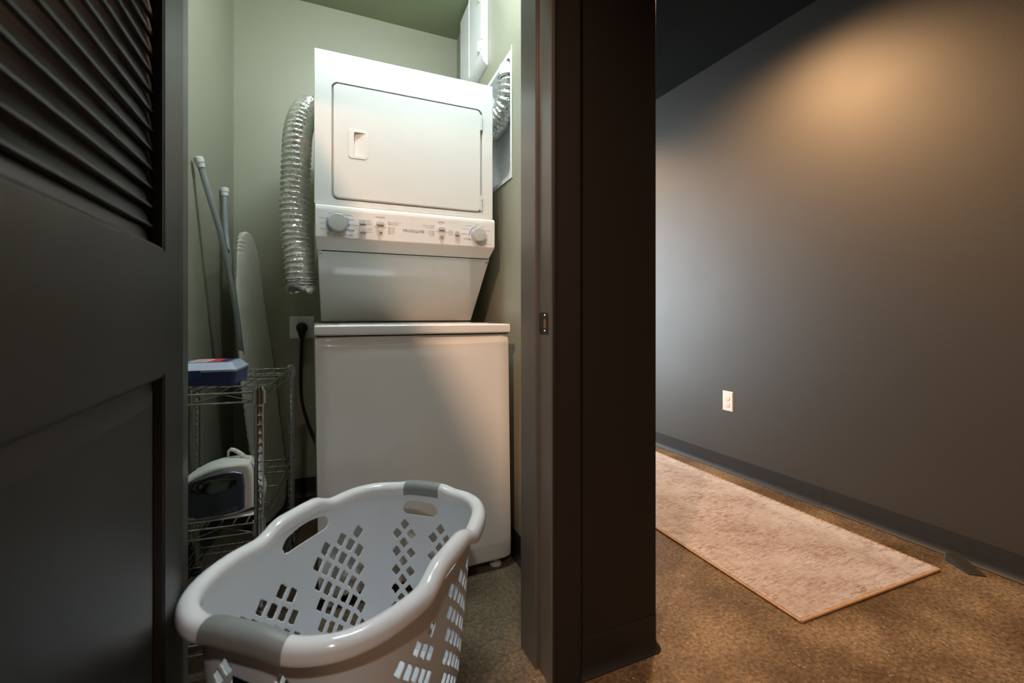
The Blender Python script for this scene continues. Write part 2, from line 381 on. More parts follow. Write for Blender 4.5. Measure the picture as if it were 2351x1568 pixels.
# cove base: profile (out, z)
COVE = [(0, 0), (0.017, 0), (0.017, 0.003), (0.010, 0.008), (0.0055, 0.018), (0.0035, 0.03), (0.0035, 0.1), (0.0025, 0.102), (0, 0.102)]
def cove(name, p0, p1, nrm, mt='vinyl'):
    b = BM(); p0 = Vector((*p0, 0)); p1 = Vector((*p1, 0)); nv = Vector((*nrm, 0))
    A = [b.verts.new(p0+nv*o+Vector((0, 0, z))) for o, z in COVE]; B = [b.verts.new(p1+nv*o+Vector((0, 0, z))) for o, z in COVE]
    for i in range(len(COVE)):
        j = (i+1) % len(COVE); b.faces.new((A[i], B[i], B[j], A[j]))
    b.faces.new(A); b.faces.new(B); return struct(name, b, mt, smooth=40)
cove('baseboard_right', (2.355, 1.4505), (2.355, 6.9), (-1, 0))
cove('baseboard_right', (2.355, -1.8), (2.355, 1.4495), (-1, 0))
cove('baseboard_back', (XL(2.66), 2.66), (XR(2.66), 2.66), (0, -1))
cove('baseboard_closet_left', (XL(1.2), 1.2), (XL(2.65), 2.65), (1, 0))
cove('baseboard_closet_right', (XR(1.21), 1.21), (XR(2.65), 2.65), (-1, 0))
# base that wraps the end of the front wall
path = [(0.654, 1.035, 0, -1)]+[(0.92-0.012+0.012*math.sin(R(a)), 1.035+0.012-0.012*math.cos(R(a)), math.sin(R(a)), -math.cos(R(a))) for a in range(0, 91, 15)]+[(0.92, 6.9, 1, 0)]
b = BM(); rows = [[b.verts.new((x+nx*o, y+ny*o, z)) for o, z in COVE] for x, y, nx, ny in path]
for A, B in zip(rows, rows[1:]):
    for i in range(len(COVE)):
        j = (i+1) % len(COVE); b.faces.new((A[i], B[i], B[j], A[j]))
b.faces.new(rows[0]); b.faces.new(rows[-1]); struct('baseboard_front', b, 'shaded_front_vinyl', smooth=40)

# door frame: right jamb with stop, casing, header; left jamb
b = BM()
box(b, 0.573, 0.585, 1.028, 1.203, 0, 2.08, 0.001); box(b, 0.563, 0.574, 1.108, 1.203, 0, 2.07, 0.0025)
box(b, 0.566, 0.574, 1.024, 1.040, 0, 2.08, 0.002)
jr = struct('trim_1', b, 'trim_paint', smooth=30)
b = BM(); box(b, -0.265, -0.253, 1.028, 1.203, 0, 2.08, 0.001); box(b, -0.253, -0.243, 1.108, 1.203, 0, 2.07, 0.0025)
struct('trim_2', b, 'trim_paint', smooth=30)
b = BM(); box(b, -0.253, 0.573, 1.028, 1.203, 2.066, 2.08, 0.001); box(b, -0.243, 0.563, 1.108, 1.203, 2.056, 2.067, 0.002); struct('trim_3', b, 'trim_paint', smooth=30)
b = BM()
CAS = [(0.570, 1.036), (0.570, 1.022), (0.573, 1.0185), (0.578, 1.018), (0.584, 1.0205), (0.600, 1.020), (0.640, 1.0165), (0.650, 1.0175), (0.653, 1.022), (0.653, 1.036)]
prism(b, CAS, FXY, 0, 2.15); struct('trim_4', b, 'shaded_front_paint', smooth=30)
b = BM(); box(b, -0.34, -0.258, 1.018, 1.036, 0, 2.15, 0.003); struct('trim_5', b, 'trim_paint', smooth=30)
b = BM(); box(b, -0.258, 0.570, 1.018, 1.036, 2.075, 2.15, 0.003); struct('trim_6', b, 'trim_paint', smooth=30)

# strike plate in the jamb
t = thing('strike_plate', 'black metal strike plate set in the dark door jamb beside the washer', 'strike plate', (0.573, 1.07, 0.947))
b = BM(); prism(b, rrect(-0.022, 0.030, -0.028, 0.028, 0.006, 4), FYZ, -0.0022, 0.0, 0.0006)
box(b, -0.007, -0.001, -0.028, -0.021, -0.024, 0.024, 0.002)
o = obj('plate', b, 'black', t)
c = BM(); prism(c, rrect(-0.008, 0.010, -0.014, 0.012, 0.002, 3), FYZ, -0.02, 0.02); cut(o, [c])
b = BM(); box(b, -0.001, 0.0, -0.007, 0.009, -0.013, 0.011); obj('latch_hole', b, 'brass', t)
b = BM()
b.free()
for z in (-0.021, 0.020): b = BM(); lathe(b, [(0.0001, 0.0035), (0.003, 0.003), (0.0036, 0.002)], (0, 0, z), 'X', 14); obj('screw', b, 'screw', t)

# ------------------------------------------------------------ louvered door (open at a right angle)
DY0, DY1, DX0, DX1 = 0.255, 1.05, -0.258, -0.220
b = BM()
box(b, DX0, DX1, 0.93, DY1, 0.012, 2.05, 0.0015); box(b, DX0, DX1, DY0, 0.375, 0.012, 2.05, 0.0015)
for z0, z1 in ((0.012, 0.25), (0.871, 1.075), (1.93, 2.05)): box(b, DX0, DX1, 0.374, 0.931, z0, z1)
door = struct('door_1', b, 'door_paint', smooth=30)
door['label'] = 'dark louvered closet door standing open along the left edge'
n = 0; z = 1.079
me0 = None
while z < 1.925:
    if me0 is None:
        q = BM(); prism(q, [(-0.2395, 0), (-0.2360, 0.0002), (-0.2338, 0.0018), (-0.2335, 0.0038), (-0.2348, 0.0062), (-0.2385, 0.0095), (-0.2478, 0.0540), (-0.2500, 0.0560), (-0.2530, 0.055), (-0.2425, 0.004)], lambda a, b_, d: (a, d, b_), 0.372, 0.933)
        o = obj('louver_slat', q, 'door_paint', door, 40); me0 = o.data
    else:
        o = bpy.data.objects.new('louver_slat', me0); link(o, door)
    o.location = (0, 0, z); z += 0.0312
b = BM(); q = BM()       # raised lower panel
Y0, Y1, Z0, Z1 = 0.374, 0.931, 0.249, 0.872
rings = []
for d, x in ((0, -0.2325), (0.012, -0.2345), (0.045, -0.2265)):
    rings.append([b.verts.new((x, y, z)) for y, z in ((Y0+d, Z0+d), (Y1-d, Z0+d), (Y1-d, Z1-d), (Y0+d, Z1-d))])
for A, B in zip(rings, rings[1:]):
    for k in range(4): b.faces.new((A[k], A[(k+1) % 4], B[(k+1) % 4], B[k]))
b.faces.new(rings[-1])
bk = [b.verts.new((-0.245, y, z)) for y, z in ((Y0, Z0), (Y1, Z0), (Y1, Z1), (Y0, Z1))]
b.faces.new(bk)
for k in range(4): b.faces.new((rings[0][k], rings[0][(k+1) % 4], bk[(k+1) % 4], bk[k]))
obj('panel', b, 'door_paint', door, 5)
def molding(z0, z1):
    b = BM()
    prof = [(0.0, -0.2215), (0.004, -0.2225), (0.008, -0.228), (0.011, -0.2325), (0.011, -0.236), (0, -0.236)]
    rr = [[b.verts.new((x, y, z)) for x, y, z in ((p[1], 0.375+p[0], z0+p[0]), (p[1], 0.93-p[0], z0+p[0]), (p[1], 0.93-p[0], z1-p[0]), (p[1], 0.375+p[0], z1-p[0]))] for p in prof]
    for i in range(len(rr)):
        A, B = rr[i], rr[(i+1) % len(rr)]
        for k in range(4): b.faces.new((A[k], A[(k+1) % 4], B[(k+1) % 4], B[k]))
    return b
obj('molding', molding(0.25, 0.871), 'door_paint', door, 30); obj('molding', molding(1.075, 1.93), 'door_paint', door, 30)

# closet ceiling light (above the doorway, out of view)
t = thing('closet_ceiling_light', 'white linear lamp on the closet ceiling above the doorway', 'lamp', (0.32, 1.46, 0))
b = BM(); box(b, -0.32, 0.32, -0.05, 0.05, CC-0.03, CC, 0.004); obj('housing', b, 'lamp_white', t)
b = BM(); box(b, -0.30, 0.30, -0.035, 0.035, CC-0.06, CC-0.029, 0.01, 3); obj('diffuser', b, 'diffuser', t)
# trims of the recessed downlights; the last one belongs to the added fill lamp
for x, y, lab in ((1.62, 1.65, 'round recessed downlight in the hall ceiling nearest the rug end'), (1.62, 3.5, 'round recessed downlight in the hall ceiling further along'), (-0.48, -0.05, 'round recessed downlight in the ceiling before the open door'), (-0.24, -1.0, 'round ceiling trim added for the fill lamp behind the viewer')):
    t = thing('downlight', lab, 'lamp', (x, y, 0), group='recessed ceiling downlights')
    b = BM(); lathe(b, [(0.062, HC), (0.078, HC), (0.078, HC-0.004), (0.060, HC-0.006), (0.058, HC)], (0, 0, 0), 'Z', 28); obj('trim_ring', b, 'lamp_white', t)
    b = BM(); lathe(b, [(0.0001, HC-0.001), (0.057, HC-0.001)], (0, 0, 0), 'Z', 28); obj('reflector', b, 'gap', t)

# ------------------------------------------------------------ stacked laundry machine
LC = thing('laundry_center', 'tall white stacked washer and dryer with sloping console standing in the closet', 'washing machine', (0.36, 1.95, 0))
LOC = Matrix.Translation((-0.36, -1.95, 0))
def part(name, b, mt, parent=LC, smooth=35, **k):
    b.transform(LOC if parent is LC or parent.parent is LC else Matrix())
    return obj(name, b, mt, parent, smooth, **k)
# washer cabinet: front bows out a little, panel has a scooped top edge
b = BM(); NX, NZ = 28, 30; X0, X1 = 0.016, 0.700
def bulge(x): return 0.010*(1-((x-0.358)/0.342)**2)
g = []
zs = [0.032, 0.036, 0.045, 0.10, 0.105]+list(np.linspace(0.12, 0.86, 18))+[0.868, 0.875, 0.882, 0.888, 0.893, 0.8965]
for z in zs:
    row = []
    for i in range(NX+1):
        x = X0+(X1-X0)*i/NX; u = abs((x-0.358)/0.342)
        y = 1.600-bulge(x)*0.5
        top = 0.872+0.012*(1-u*u)*-1          # scoop line, lowest in the middle
        if z > top: y += 0.011*min(1, (z-top)/0.016)**0.8
        if z < 0.10: y += 0.004
        if z < 0.045: y += 0.012*(0.045-z)/0.013
        e = max(0, u-0.965)/0.035
        y += 0.010*e*e
        row.append(b.verts.new((x+(0.93-z)*0.014, y, z)))
    g.append(row)
for A, B in zip(g, g[1:]):
    for i in range(NX): b.faces.new((A[i], A[i+1], B[i+1], B[i]))
def back(row): return [b.verts.new((row[0].co.x, 2.30, row[0].co.z)), b.verts.new((row[-1].co.x, 2.30, row[-1].co.z))]
bk = [back(r) for r in g]
for (A, B), (p, q) in zip(zip(g, g[1:]), zip(bk, bk[1:])):
    b.faces.new((A[0], B[0], q[0], p[0])); b.faces.new((A[-1], p[1], q[1], B[-1])); b.faces.new((p[0], q[0], q[1], p[1]))
b.faces.new(g[0]+[bk[0][1], bk[0][0]]); b.faces.new(g[-1][::-1]+[bk[-1][0], bk[-1][1]])
cab = part('washer_cabinet', b, 'enamel', smooth=40)
# lid deck with rounded front apron (slightly bowed)
b = BM(); pts = []
for i in range(25):
    x = 0.0145+(0.702-0.0145)*i/24; pts.append((x, 1.596-bulge(x)*0.6))
pts += [(0.702, 2.30), (0.0145, 2.30)]
prism(b, pts, FXY, 0.9005, 0.9345, 0.006, 4)
part('top_deck', b, 'enamel', smooth=50)
b = BM(); prism(b, rrect(0.085, 0.635, 1.625, 2.02, 0.03), FXY, 0.934, 0.9385, 0.002, 2)
lid = part('washer_lid', b, 'steel_white')
b = BM(); box(b, 0.020, 0.698, 1.606, 2.29, 0.896, 0.901); part('shadow_gap', b, 'gap')
# feet and toe recess
for x, y in ((0.07, 1.64), (0.66, 1.64), (0.07, 2.25), (0.66, 2.25)):
    b = BM(); lathe(b, [(0.022, 0), (0.024, 0.004), (0.020, 0.014), (0.008, 0.016), (0.008, 0.034)], (x, y, 0), 'Z', 20); part('foot', b, 'knob', label='grey levelling foot')
# sloping panel between lid and console
P = [(1.800, 1.205), (2.030, 0.942), (2.30, 0.942), (2.30, 1.205)]
b = BM(); A = [b.verts.new((0.026 if i in (0, 3) else 0.044, y, z)) for i, (y, z) in enumerate(P)]; B = [b.verts.new((0.698 if i in (0, 3) else 0.693, y, z)) for i, (y, z) in enumerate(P)]
b.faces.new(A); b.faces.new(B[::-1])
for i in range(4): b.faces.new((A[i], A[(i+1) % 4], B[(i+1) % 4], B[i]))
bmesh.ops.recalc_face_normals(b, faces=b.faces); bmesh.ops.bevel(b, geom=list(b.edges), offset=0.004, segments=3, profile=0.5, affect='EDGES')
part('sloping_panel', b, 'steel_white')
b = BM()
for x in (0.0375, 0.6875):
    q = BM(); lathe(q, [(0.0001, 0.003), (0.003, 0.0028), (0.005, 0.001), (0.005, -0.002)], (0, 0, 0), 'Y', 16)
    box(q, -0.004, 0.004, -0.0034, -0.0026, -0.0006, 0.0006)
    b = BM(); merge(b, q, Matrix.Translation((x, 1.8115, 1.190)) @ Matrix.Rotation(R(41), 4, 'X')); part('screw', b, 'screw')
# console: profile in y,z
CP = [(1.778, 1.3655), (1.768, 1.3645), (1.7635, 1.361), (1.7605, 1.353), (1.7600, 1.344), (1.7600, 1.250), (1.7612, 1.2455), (1.7645, 1.242), (1.7900, 1.212), (1.795, 1.206), (1.81, 1.203), (2.29, 1.203), (2.29, 1.3655)]
b = BM()
prism(b, CP, FYZ, 0.0185, 0.7055, 0.0)
for v in b.verts:      # lower corners draw in
    if v.co.z < 1.246: 
        k = (1.246-v.co.z)/0.043; v.co.x += 0.006*k if v.co.x < 0.3 else -0.013*k
bmesh.ops.bevel(b, geom=[e for e in b.edges if len(e.link_faces) == 2 and e.calc_face_angle(0) > 1.2 and abs(e.verts[0].co.x-e.verts[1].co.x) < 0.02], offset=0.003, segments=3, profile=0.5, affect='EDGES')
con = part('console', b, 'panel_white', smooth=30)
b = BM(); box(b, 0.040, 0.690, 1.797, 1.83, 1.2025, 1.2065); part('console_gap', b, 'gap')
FACE = 1.7598
# printed lettering
b = BM(); bl = BM()
for s_, x, z in [('Bulky', .0689, 1.3336), ('Normal', .0944, 1.3387), ('Activewear', .1262, 1.3325), ('Delicates', .1386, 1.3169), ('Quick Wash', .1467, 1.2972),
                 ('Drain & Spin', .1299, 1.2600), ('Rinse & Spin', .0953, 1.2550), ('Soak', .0658, 1.2619), ('Light Soil', .0471, 1.277), ('Colors', .0448, 1.2974), ('Heavy Soil', .0448, 1.3169),
                 ('Hot', .2046, 1.3185), ('Warm', .2062, 1.3112), ('Cold', .206, 1.3042), ('Heavy', .2081, 1.2903), ('Med', .206, 1.2832), ('Low', .2053, 1.2759),
                 ('Close Washer Lid', .295, 1.3179), ('Balance Load', .2909, 1.3106), ('Washing', .286, 1.2971), ('Rinsing', .2850, 1.2899), ('Spinning', .286, 1.2831), ('Done', .2831, 1.2759),
                 ('START / PAUSE', .2431, 1.2977), ('CANCEL', .2431, 1.2690), ('START / PAUSE', .4771, 1.2979), ('CANCEL', .4771, 1.2682),
                 ('Clean Lint Filter', .4250, 1.318), ('Cool Down', .4300, 1.3102), ('Drying', .4362, 1.296), ('Cooling', .4349, 1.2889), ('Done', .437, 1.2821),
                 ('High', .5137, 1.3034), ('Medium', .5116, 1.2964), ('Low', .5146, 1.2891), ('Activewear', .5921, 1.3309), ('Normal', .6274, 1.3367), ('Bulky', .6533, 1.3305), ('Air Fluff', .6725, 1.3151),
                 ('Air', .6715, 1.2957), ('Quick Dry', .5764, 1.2964), ('Delicates', .5802, 1.3163), ('Timed Dry', .6731, 1.2609), ('30', .645, 1.252), ('45', .628, 1.250)]:
    text_bm(bl, s_, x, z, 0.0062, FACE-0.0002)
for s_, x, z in [('WASHER', .2424, 1.3337), ('DRYER', .4766, 1.3335), ('CYCLES', .1356, 1.2772), ('CYCLES', .5854, 1.2757)]:
    text_bm(b, s_, x, z, 0.0082, FACE-0.0002)
for x, z in [(.2429, 1.3249), (.4766, 1.3249)]+[(.1977, zz) for zz in (1.3185, 1.3112, 1.3042, 1.2903, 1.2832, 1.2759)]+[(.2738, zz) for zz in (1.3179, 1.3106, 1.2971, 1.2899, 1.2831, 1.2759)]+[(.4459, zz) for zz in (1.318, 1.3102, 1.296, 1.2889, 1.2821)]+[(.5227, zz) for zz in (1.3034, 1.2964, 1.2891)]:
    lathe(b, [(0.0001, 0.0006), (0.0012, 0.0005), (0.0014, 0)], (x, FACE, z), 'Y', 10)
# maker's name, with an A drawn as an open triangle
name = 'FRIGID'; text_bm(b, name, .3272, 1.2912, 0.0148, FACE-0.0002, 'LEFT')
wmax = max(v.co.x for v in b.verts if abs(v.co.z-1.2912) < 0.01 and 0.325 < v.co.x < 0.4)
tx = wmax+0.0022; zt, zb = 1.2964, 1.2860
def bar(bm, x0, z0, x1, z1, w_=0.0011, y0=FACE-0.0003, y1=FACE):
    d = Vector((x1-x0, z1-z0)).normalized(); nn = Vector((-d.y, d.x))*w_/2
    prism(bm, [(x0+nn.x, z0+nn.y), (x0-nn.x, z0-nn.y), (x1-nn.x, z1-nn.y), (x1+nn.x, z1+nn.y)], FXZ, y0, y1)
bar(b, tx, zb, tx+0.0052, zt); bar(b, tx+0.0052, zt, tx+0.0104, zb); bar(b, tx, zb+0.0005, tx+0.0104, zb+0.0005)
text_bm(b, 'IRE', tx+0.0122, 1.2912, 0.0148, FACE-0.0002, 'LEFT')
for kx, kz, r0 in ((.0935, 1.298, .0395), (.6300, 1.2925, .0375)):     # ticks round the dials
    for a in range(-110, 260, 28 if kx < .3 else 30):
        bar(b, kx+r0*math.cos(R(a)), kz+r0*math.sin(R(a)), kx+(r0+.004)*math.cos(R(a)), kz+(r0+.004)*math.sin(R(a)), 0.0007)
part('dark_lettering', b, 'print', con, None)['kind'] = 'stuff'; part('small_lettering', bl, 'print_light', con, None)['kind'] = 'stuff'
def arc_bm(b, cx, cz, r0, r1, a0, a1, n=20):
    pts = [(cx+r1*math.cos(R(a0+(a1-a0)*i/n)), cz+r1*math.sin(R(a0+(a1-a0)*i/n))) for i in range(n+1)]
    pts += [(cx+r0*math.cos(R(a1-(a1-a0)*i/n)), cz+r0*math.sin(R(a1-(a1-a0)*i/n))) for i in range(n+1)]
    prism(b, pts, FXZ, FACE-0.0002, FACE)
for ar in ((.0935, 1.298, .034, .0395, -15, 45), (.0935, 1.298, .034, .0395, 150, 235), (.6300, 1.2925, .033, .038, 95, 185)):
    b = BM(); arc_bm(b, *ar); part('dial_arc', b, 'blue_print', con, None)
for x, z0, z1 in ((.2738, 1.273, 1.300), (.4459, 1.279, 1.299)):
    b = BM(); prism(b, rrect(x-.0024, x+.0024, z0, z1, .0015, 3), FXZ, FACE-0.00015, FACE); part('indicator_strip', b, 'amber', con, None)
# knobs
for kx, kz, r_, pa, lab in ((.0925, 1.300, .0325, 240, 'left dial pointing down'), (.6300, 1.2950, .0285, 15, 'smaller right dial pointing right')):
    b = BM(); lathe(b, [(r_*1.06, 0), (r_*1.06, .003), (r_*1.0, .005), (r_*.99, .020), (r_*.965, .0235), (r_*.93, .0245)], (kx, FACE, kz), 'Y', 56)
    kb = part('knob', b, 'knob_ring', con, 50, label=lab)
    b = BM(); lathe(b, [(r_*.93, .0240), (r_*.92, .0247), (r_*.5, .0252), (.0001, .0253)], (kx, FACE, kz), 'Y', 48)
    b.transform(LOC); obj('cap', b, 'knob', kb, 50)
    b = BM(); bar(b, kx+r_*.42*math.cos(R(pa)), kz+r_*.42*math.sin(R(pa)), kx+r_*.86*math.cos(R(pa)), kz+r_*.86*math.sin(R(pa)), .0014, FACE-.0259, FACE-.0245)
    b.transform(LOC); obj('pointer', b, 'white_plastic', kb, None)
# push buttons
def pbtn(x, z, w_, h_, r_, y=0.008, lines=(), slots=0, cross=False):
    b = BM(); prism(b, rrect(x-w_/2, x+w_/2, z-h_/2, z+h_/2, r_, 5), FXZ, FACE-y, FACE, 0.0012, 2)
    o = part('button', b, 'button', con, 40)
    b = BM()
    for i, l in enumerate(lines): text_bm(b, l, x, z+.003-.006*i, 0.0052, FACE-y-0.0002)
    for i in range(slots): box(b, x-.006+i*.004, x-.0055+i*.004, FACE-y-.0003, FACE-y, z-h_*.3, z+h_*.3)
    if cross: bar(b, x-.002, z-.002, x+.002, z+.002, .0007, FACE-y-.0003, FACE-y); bar(b, x-.002, z+.002, x+.002, z-.002, .0007, FACE-y-.0003, FACE-y)
    if len(b.verts): b.transform(LOC); obj('symbol', b, 'print_light', o, None)
    else: b.free()
pbtn(.1804, 1.3118, .0235, .0170, .002, lines=('Wash', 'Temp')); pbtn(.1804, 1.2812, .0235, .0170, .002, lines=('Water', 'Level'))
pbtn(.2427, 1.3111, .0290, .0125, .006, slots=4); pbtn(.2431, 1.2825, .0130, .0125, .0062, cross=True)
pbtn(.4779, 1.3105, .0250, .0125, .006, slots=4); pbtn(.4776, 1.2820, .0125, .0122, .006, cross=True)
pbtn(.5413, 1.2960, .0190, .0160, .002, lines=('Dry', 'Temp'))
# dryer cabinet and front panel
b = BM(); box(b, 0.024, 0.694, 1.80, 2.30, 1.3655, 1.925, 0.004); part('dryer_cabinet', b, 'enamel')
b = BM(); prism(b, rrect(0.0155, 0.7035, 1.3675, 1.9275, 0.004, 3), FXZ, 1.778, 1.802, 0.003, 3)
fp = part('dryer_front', b, 'enamel', smooth=40)
c = BM(); prism(c, rrect(0.0735, 0.6565, 1.3895, 1.8195, 0.022, 8), FXZ, 1.76, 1.7905); c.transform(LOC); cut(fp, [c])
b = BM(); prism(b, rrect(0.0790, 0.6490, 1.3950, 1.8140, 0.020, 8), FXZ, 1.7755, 1.7903, 0.005, 4)
dd = part('dryer_door', b, 'enamel', smooth=40)
c = BM(); prism(c, rrect(0.134, 0.196, 1.5505, 1.6515, 0.010, 5), FXZ, 1.76, 1.7885); c.transform(LOC); cut(dd, [c])
b = BM(); prism(b, rrect(0.131, 0.199, 1.547, 1.655, 0.012, 6), FXZ, 1.7740, 1.7882, 0.0015, 3)
hp = part('handle_plate', b, 'panel_white', dd, 40)
c = BM()   # pocket that gets deeper to the left and up
f_ = [(0.151, 1.557), (0.189, 1.557), (0.189, 1.645), (0.151, 1.645)]
A = [c.verts.new((x, 1.76, z)) for x, z in rrect(0.151, 0.189, 1.557, 1.645, 0.005, 3)]
B = [c.verts.new((x, 1.7865-(0.0120*(x-0.151)/0.038), z)) for x, z in rrect(0.151, 0.189, 1.557, 1.645, 0.005, 3)]
c.faces.new(A); c.faces.new(B[::-1])
for i in range(len(A)): j = (i+1) % len(A); c.faces.new((A[i], B[i], B[j], A[j]))
c.transform(LOC); cut(hp, [c])
b = BM()
for p in hp.data.polygons: p.use_smooth = True
b.free()
for z in (1.795-0.030, 1.430):
    b = BM(); box(b, 0.6475, 0.6545, 1.7745, 1.783, z-0.032, z+0.032, 0.001)
    for k in range(3): tube(b, [(0.6525, 1.7735, z-0.030+k*0.021), (0.6525, 1.7735, z-0.012+k*0.021)], 0.0024, 10)
    part('hinge', b, 'galv', dd)

# ------------------------------------------------------------ foil duct
H = thing('foil_duct', 'long ribbed silver foil duct with open torn end hanging left of the dryer', 'duct', (-0.05, 1.98, 1.1))
def duct(P, n_per=9, R0=0.0505, amp=0.0042, pitch=0.0215, seg=48, crink=0.0013):
    _, Ln = spline(P, 60); nr = int(Ln/pitch); n_ = nr*n_per+1
    C, _ = spline(P, n_); F = frames([tuple(p) for p in C]); b = BM(); rings = []
    off = rng.normal(0, 1, (nr+2, seg))
    for i, (p, t_, u, v) in enumerate(F):
        ph = i/n_per; w_ = abs(math.cos(PI*ph))**2.2; ring = []
        for k in range(seg):
            a = 2*PI*k/seg
            cr = crink*(off[int(ph), k]*(1-w_)+0.4*off[int(ph)+1, (k*3) % seg]*(1-w_))
            rr = R0+amp*(w_-0.5)*2+cr
            ring.append(b.verts.new(p+(u*math.cos(a)+v*math.sin(a))*rr))
        rings.append(ring)
    for A, B in zip(rings, rings[1:]):
        for k in range(seg): b.faces.new((A[k], A[(k+1) % seg], B[(k+1) % seg], B[k]))
    return b, F
b, F = duct([(-0.031, 1.95, 1.085), (-0.037, 1.955, 1.18), (-0.047, 1.965, 1.265), (-0.053, 1.97, 1.367), (-0.050, 1.98, 1.488), (-0.046, 1.99, 1.60), (-0.040, 2.02, 1.71), (-0.012, 2.09, 1.82), (0.03, 2.20, 1.875), (0.07, 2.33, 1.89), (0.11, 2.40, 1.885)])
b2, _F = duct([(0.66, 2.41, 1.83), (0.72, 2.34, 1.83), (0.77, 2.19, 1.84), (0.79, 2.04, 1.850), (0.797, 1.92, 1.860), (0.797, 1.835, 1.905), (0.797, 1.805, 1.96), (0.797, 1.80, 1.995)])
b.transform(Matrix.Translation((0.05, -1.98, -1.1))); fd = obj('sleeve', b, 'foil', H, 60)
md = fd.modifiers.new('s', 'SOLIDIFY'); md.thickness = 0.0008
H2 = thing('foil_duct', 'crinkled silver foil duct elbow inside the recessed wall box right of the dryer', 'duct', (-0.05, 1.98, 1.1))
b2.transform(Matrix.Translation((0.05, -1.98, -1.1))); fd = obj('sleeve', b2, 'foil', H2, 60)
md = fd.modifiers.new('s', 'SOLIDIFY'); md.thickness = 0.0008
b = BM()
for dz in (0.0, 0.012, 0.020):
    c0 = Vector((-0.031, 1.95, 1.083+dz)); tube(b, [c0+Vector((0.0575*math.cos(2*PI*k/40), 0.0575*math.sin(2*PI*k/40), 0.006*math.cos(2*PI*k/40+1))) for k in range(40)], 0.0022, 8, closed=True)
tube(b, [(-0.086, 1.94, 1.079), (-0.098, 1.935, 1.083)], 0.0016, 6)
b.transform(Matrix.Translation((0.05, -1.98, -1.1))); obj('wire_clamp', b, 'chrome', H)
b = BM()      # torn lower end of the sleeve
rg = []
for j, (rr, dz) in enumerate(((0.055, 0.0), (0.055, -0.008), (0.052, -0.016), (0.045, -0.024))):
    rg.append([b.verts.new((-0.031+(rr+rng.uniform(-.002, .002))*math.cos(2*PI*k/36), 1.95+(rr+rng.uniform(-.002, .002))*math.sin(2*PI*k/36), 1.085+dz*(1+0.5*math.sin(2*PI*k/36*2+3))+rng.uniform(-.002, .002))) for k in range(36)])
for A, B in zip(rg, rg[1:]):
    for k in range(36): b.faces.new((A[k], A[(k+1) % 36], B[(k+1) % 36], B[k]))
b.transform(Matrix.Translation((0.05, -1.98, -1.1))); te = obj('torn_end', b, 'foil', H, 60); md = te.modifiers.new('s', 'SOLIDIFY'); md.thickness = 0.0008
b = BM(); lathe(b, [(0.051, 1.985), (0.0515, 2.04), (0.0505, 2.04), (0.050, 1.985)], (0.797, 1.80, 0), 'Z', 40)
b.transform(Matrix.Translation((0.05, -1.98, -1.1))); obj('collar', b, 'galv', H2, 40)
b = BM(); tube(b, [(0.797+0.057*math.cos(2*PI*k/32), 1.80+0.057*math.sin(2*PI*k/32), 1.985) for k in range(32)], 0.002, 8, closed=True)
tube(b, [(0.765, 1.845, 1.985), (0.752, 1.865, 1.992)], 0.0015, 6); tube(b, [(0.77, 1.85, 1.982), (0.757, 1.868, 1.974)], 0.0015, 6)
b.transform(Matrix.Translation((0.05, -1.98, -1.1))); obj('wire_clamp', b, 'chrome', H2)

# recessed vent box in the right closet wall
VB = thing('vent_box', 'recessed grey metal dryer vent box in the right closet wall', 'vent box'); VB.matrix_world = WM
b = BM(); outer = rrect(-0.160, 0.160, 1.550, 2.045, 0.035, 8)
A = [b.verts.new((-0.001, y, z)) for y, z in outer]; B = [b.verts.new((0.050, y, z)) for y, z in outer]; C2 = [b.verts.new((0.062, y*0.93, 1.7975+(z-1.7975)*0.955)) for y, z in outer]
for P_, Q_ in ((A, B), (B, C2)):
    for i in range(len(P_)): j = (i+1) % len(P_); b.faces.new((P_[i], P_[j], Q_[j], Q_[i]))
b.faces.new(C2); o = obj('pan', b, 'galv', VB, 40); md = o.modifiers.new('s', 'SOLIDIFY'); md.thickness = 0.001
b = BM(); fo = rrect(-0.176, 0.176, 1.532, 2.063, 0.003, 2); fi = rrect(-0.159, 0.159, 1.551, 2.044, 0.034, 8)
q = BM(); prism(q, fo, FYZ, -0.004, -0.0004)
o = obj('flange', q, 'galv', VB, None); c = BM(); prism(c, fi, FYZ, -0.02, 0.02); cut(o, [c]); b.free()
b = BM(); tube(b, [(-0.003, -0.1755, 1.532), (-0.004, -0.1765, 1.80), (-0.003, -0.1755, 2.075)], 0.0022, 8); obj('edge_bead', b, 'white_plastic', VB)

# white wall unit with slots, above the machine
U = thing('wall_unit', 'white wall-mounted unit with slotted side near the closet ceiling', 'ventilation unit')
UM = Matrix.Translation((XR(2.24), 2.24, 0)) @ Matrix.Rotation(-ang, 4, 'Z'); U.matrix_world = UM
b = BM()
pr = [(-0.001, 2.163)]+[(-0.034+0.033*math.cos(R(a)), 2.205-0.042*math.sin(R(a))) for a in (75, 60, 45, 30, 15)][0:0]+[(-0.012, 2.170), (-0.021, 2.181), (-0.028, 2.196), (-0.0325, 2.215), (-0.034, 2.24), (-0.034, 2.60), (-0.030, 2.612), (-0.001, 2.615)]
prism(b, pr, lambda a, b_, d: (a, d, b_), -0.204, 0.20, 0.0015, 2); body = obj('cover', b, 'white_plastic', U, 30)
c = BM()
for k in range(4):
    for z0, z1 in ((2.305, 2.345), (2.348, 2.395), (2.398, 2.432)):
        box(c, -0.0275+k*0.0052, -0.0252+k*0.0052, -0.25, -0.196, z0, z1)
cut(body, [c])
b = BM(); tube(b, [(-0.0345, 0.012, 2.20), (-0.0350, 0.012, 2.61)], 0.0022, 8); obj('seam_bead', b, 'white_plastic', U)
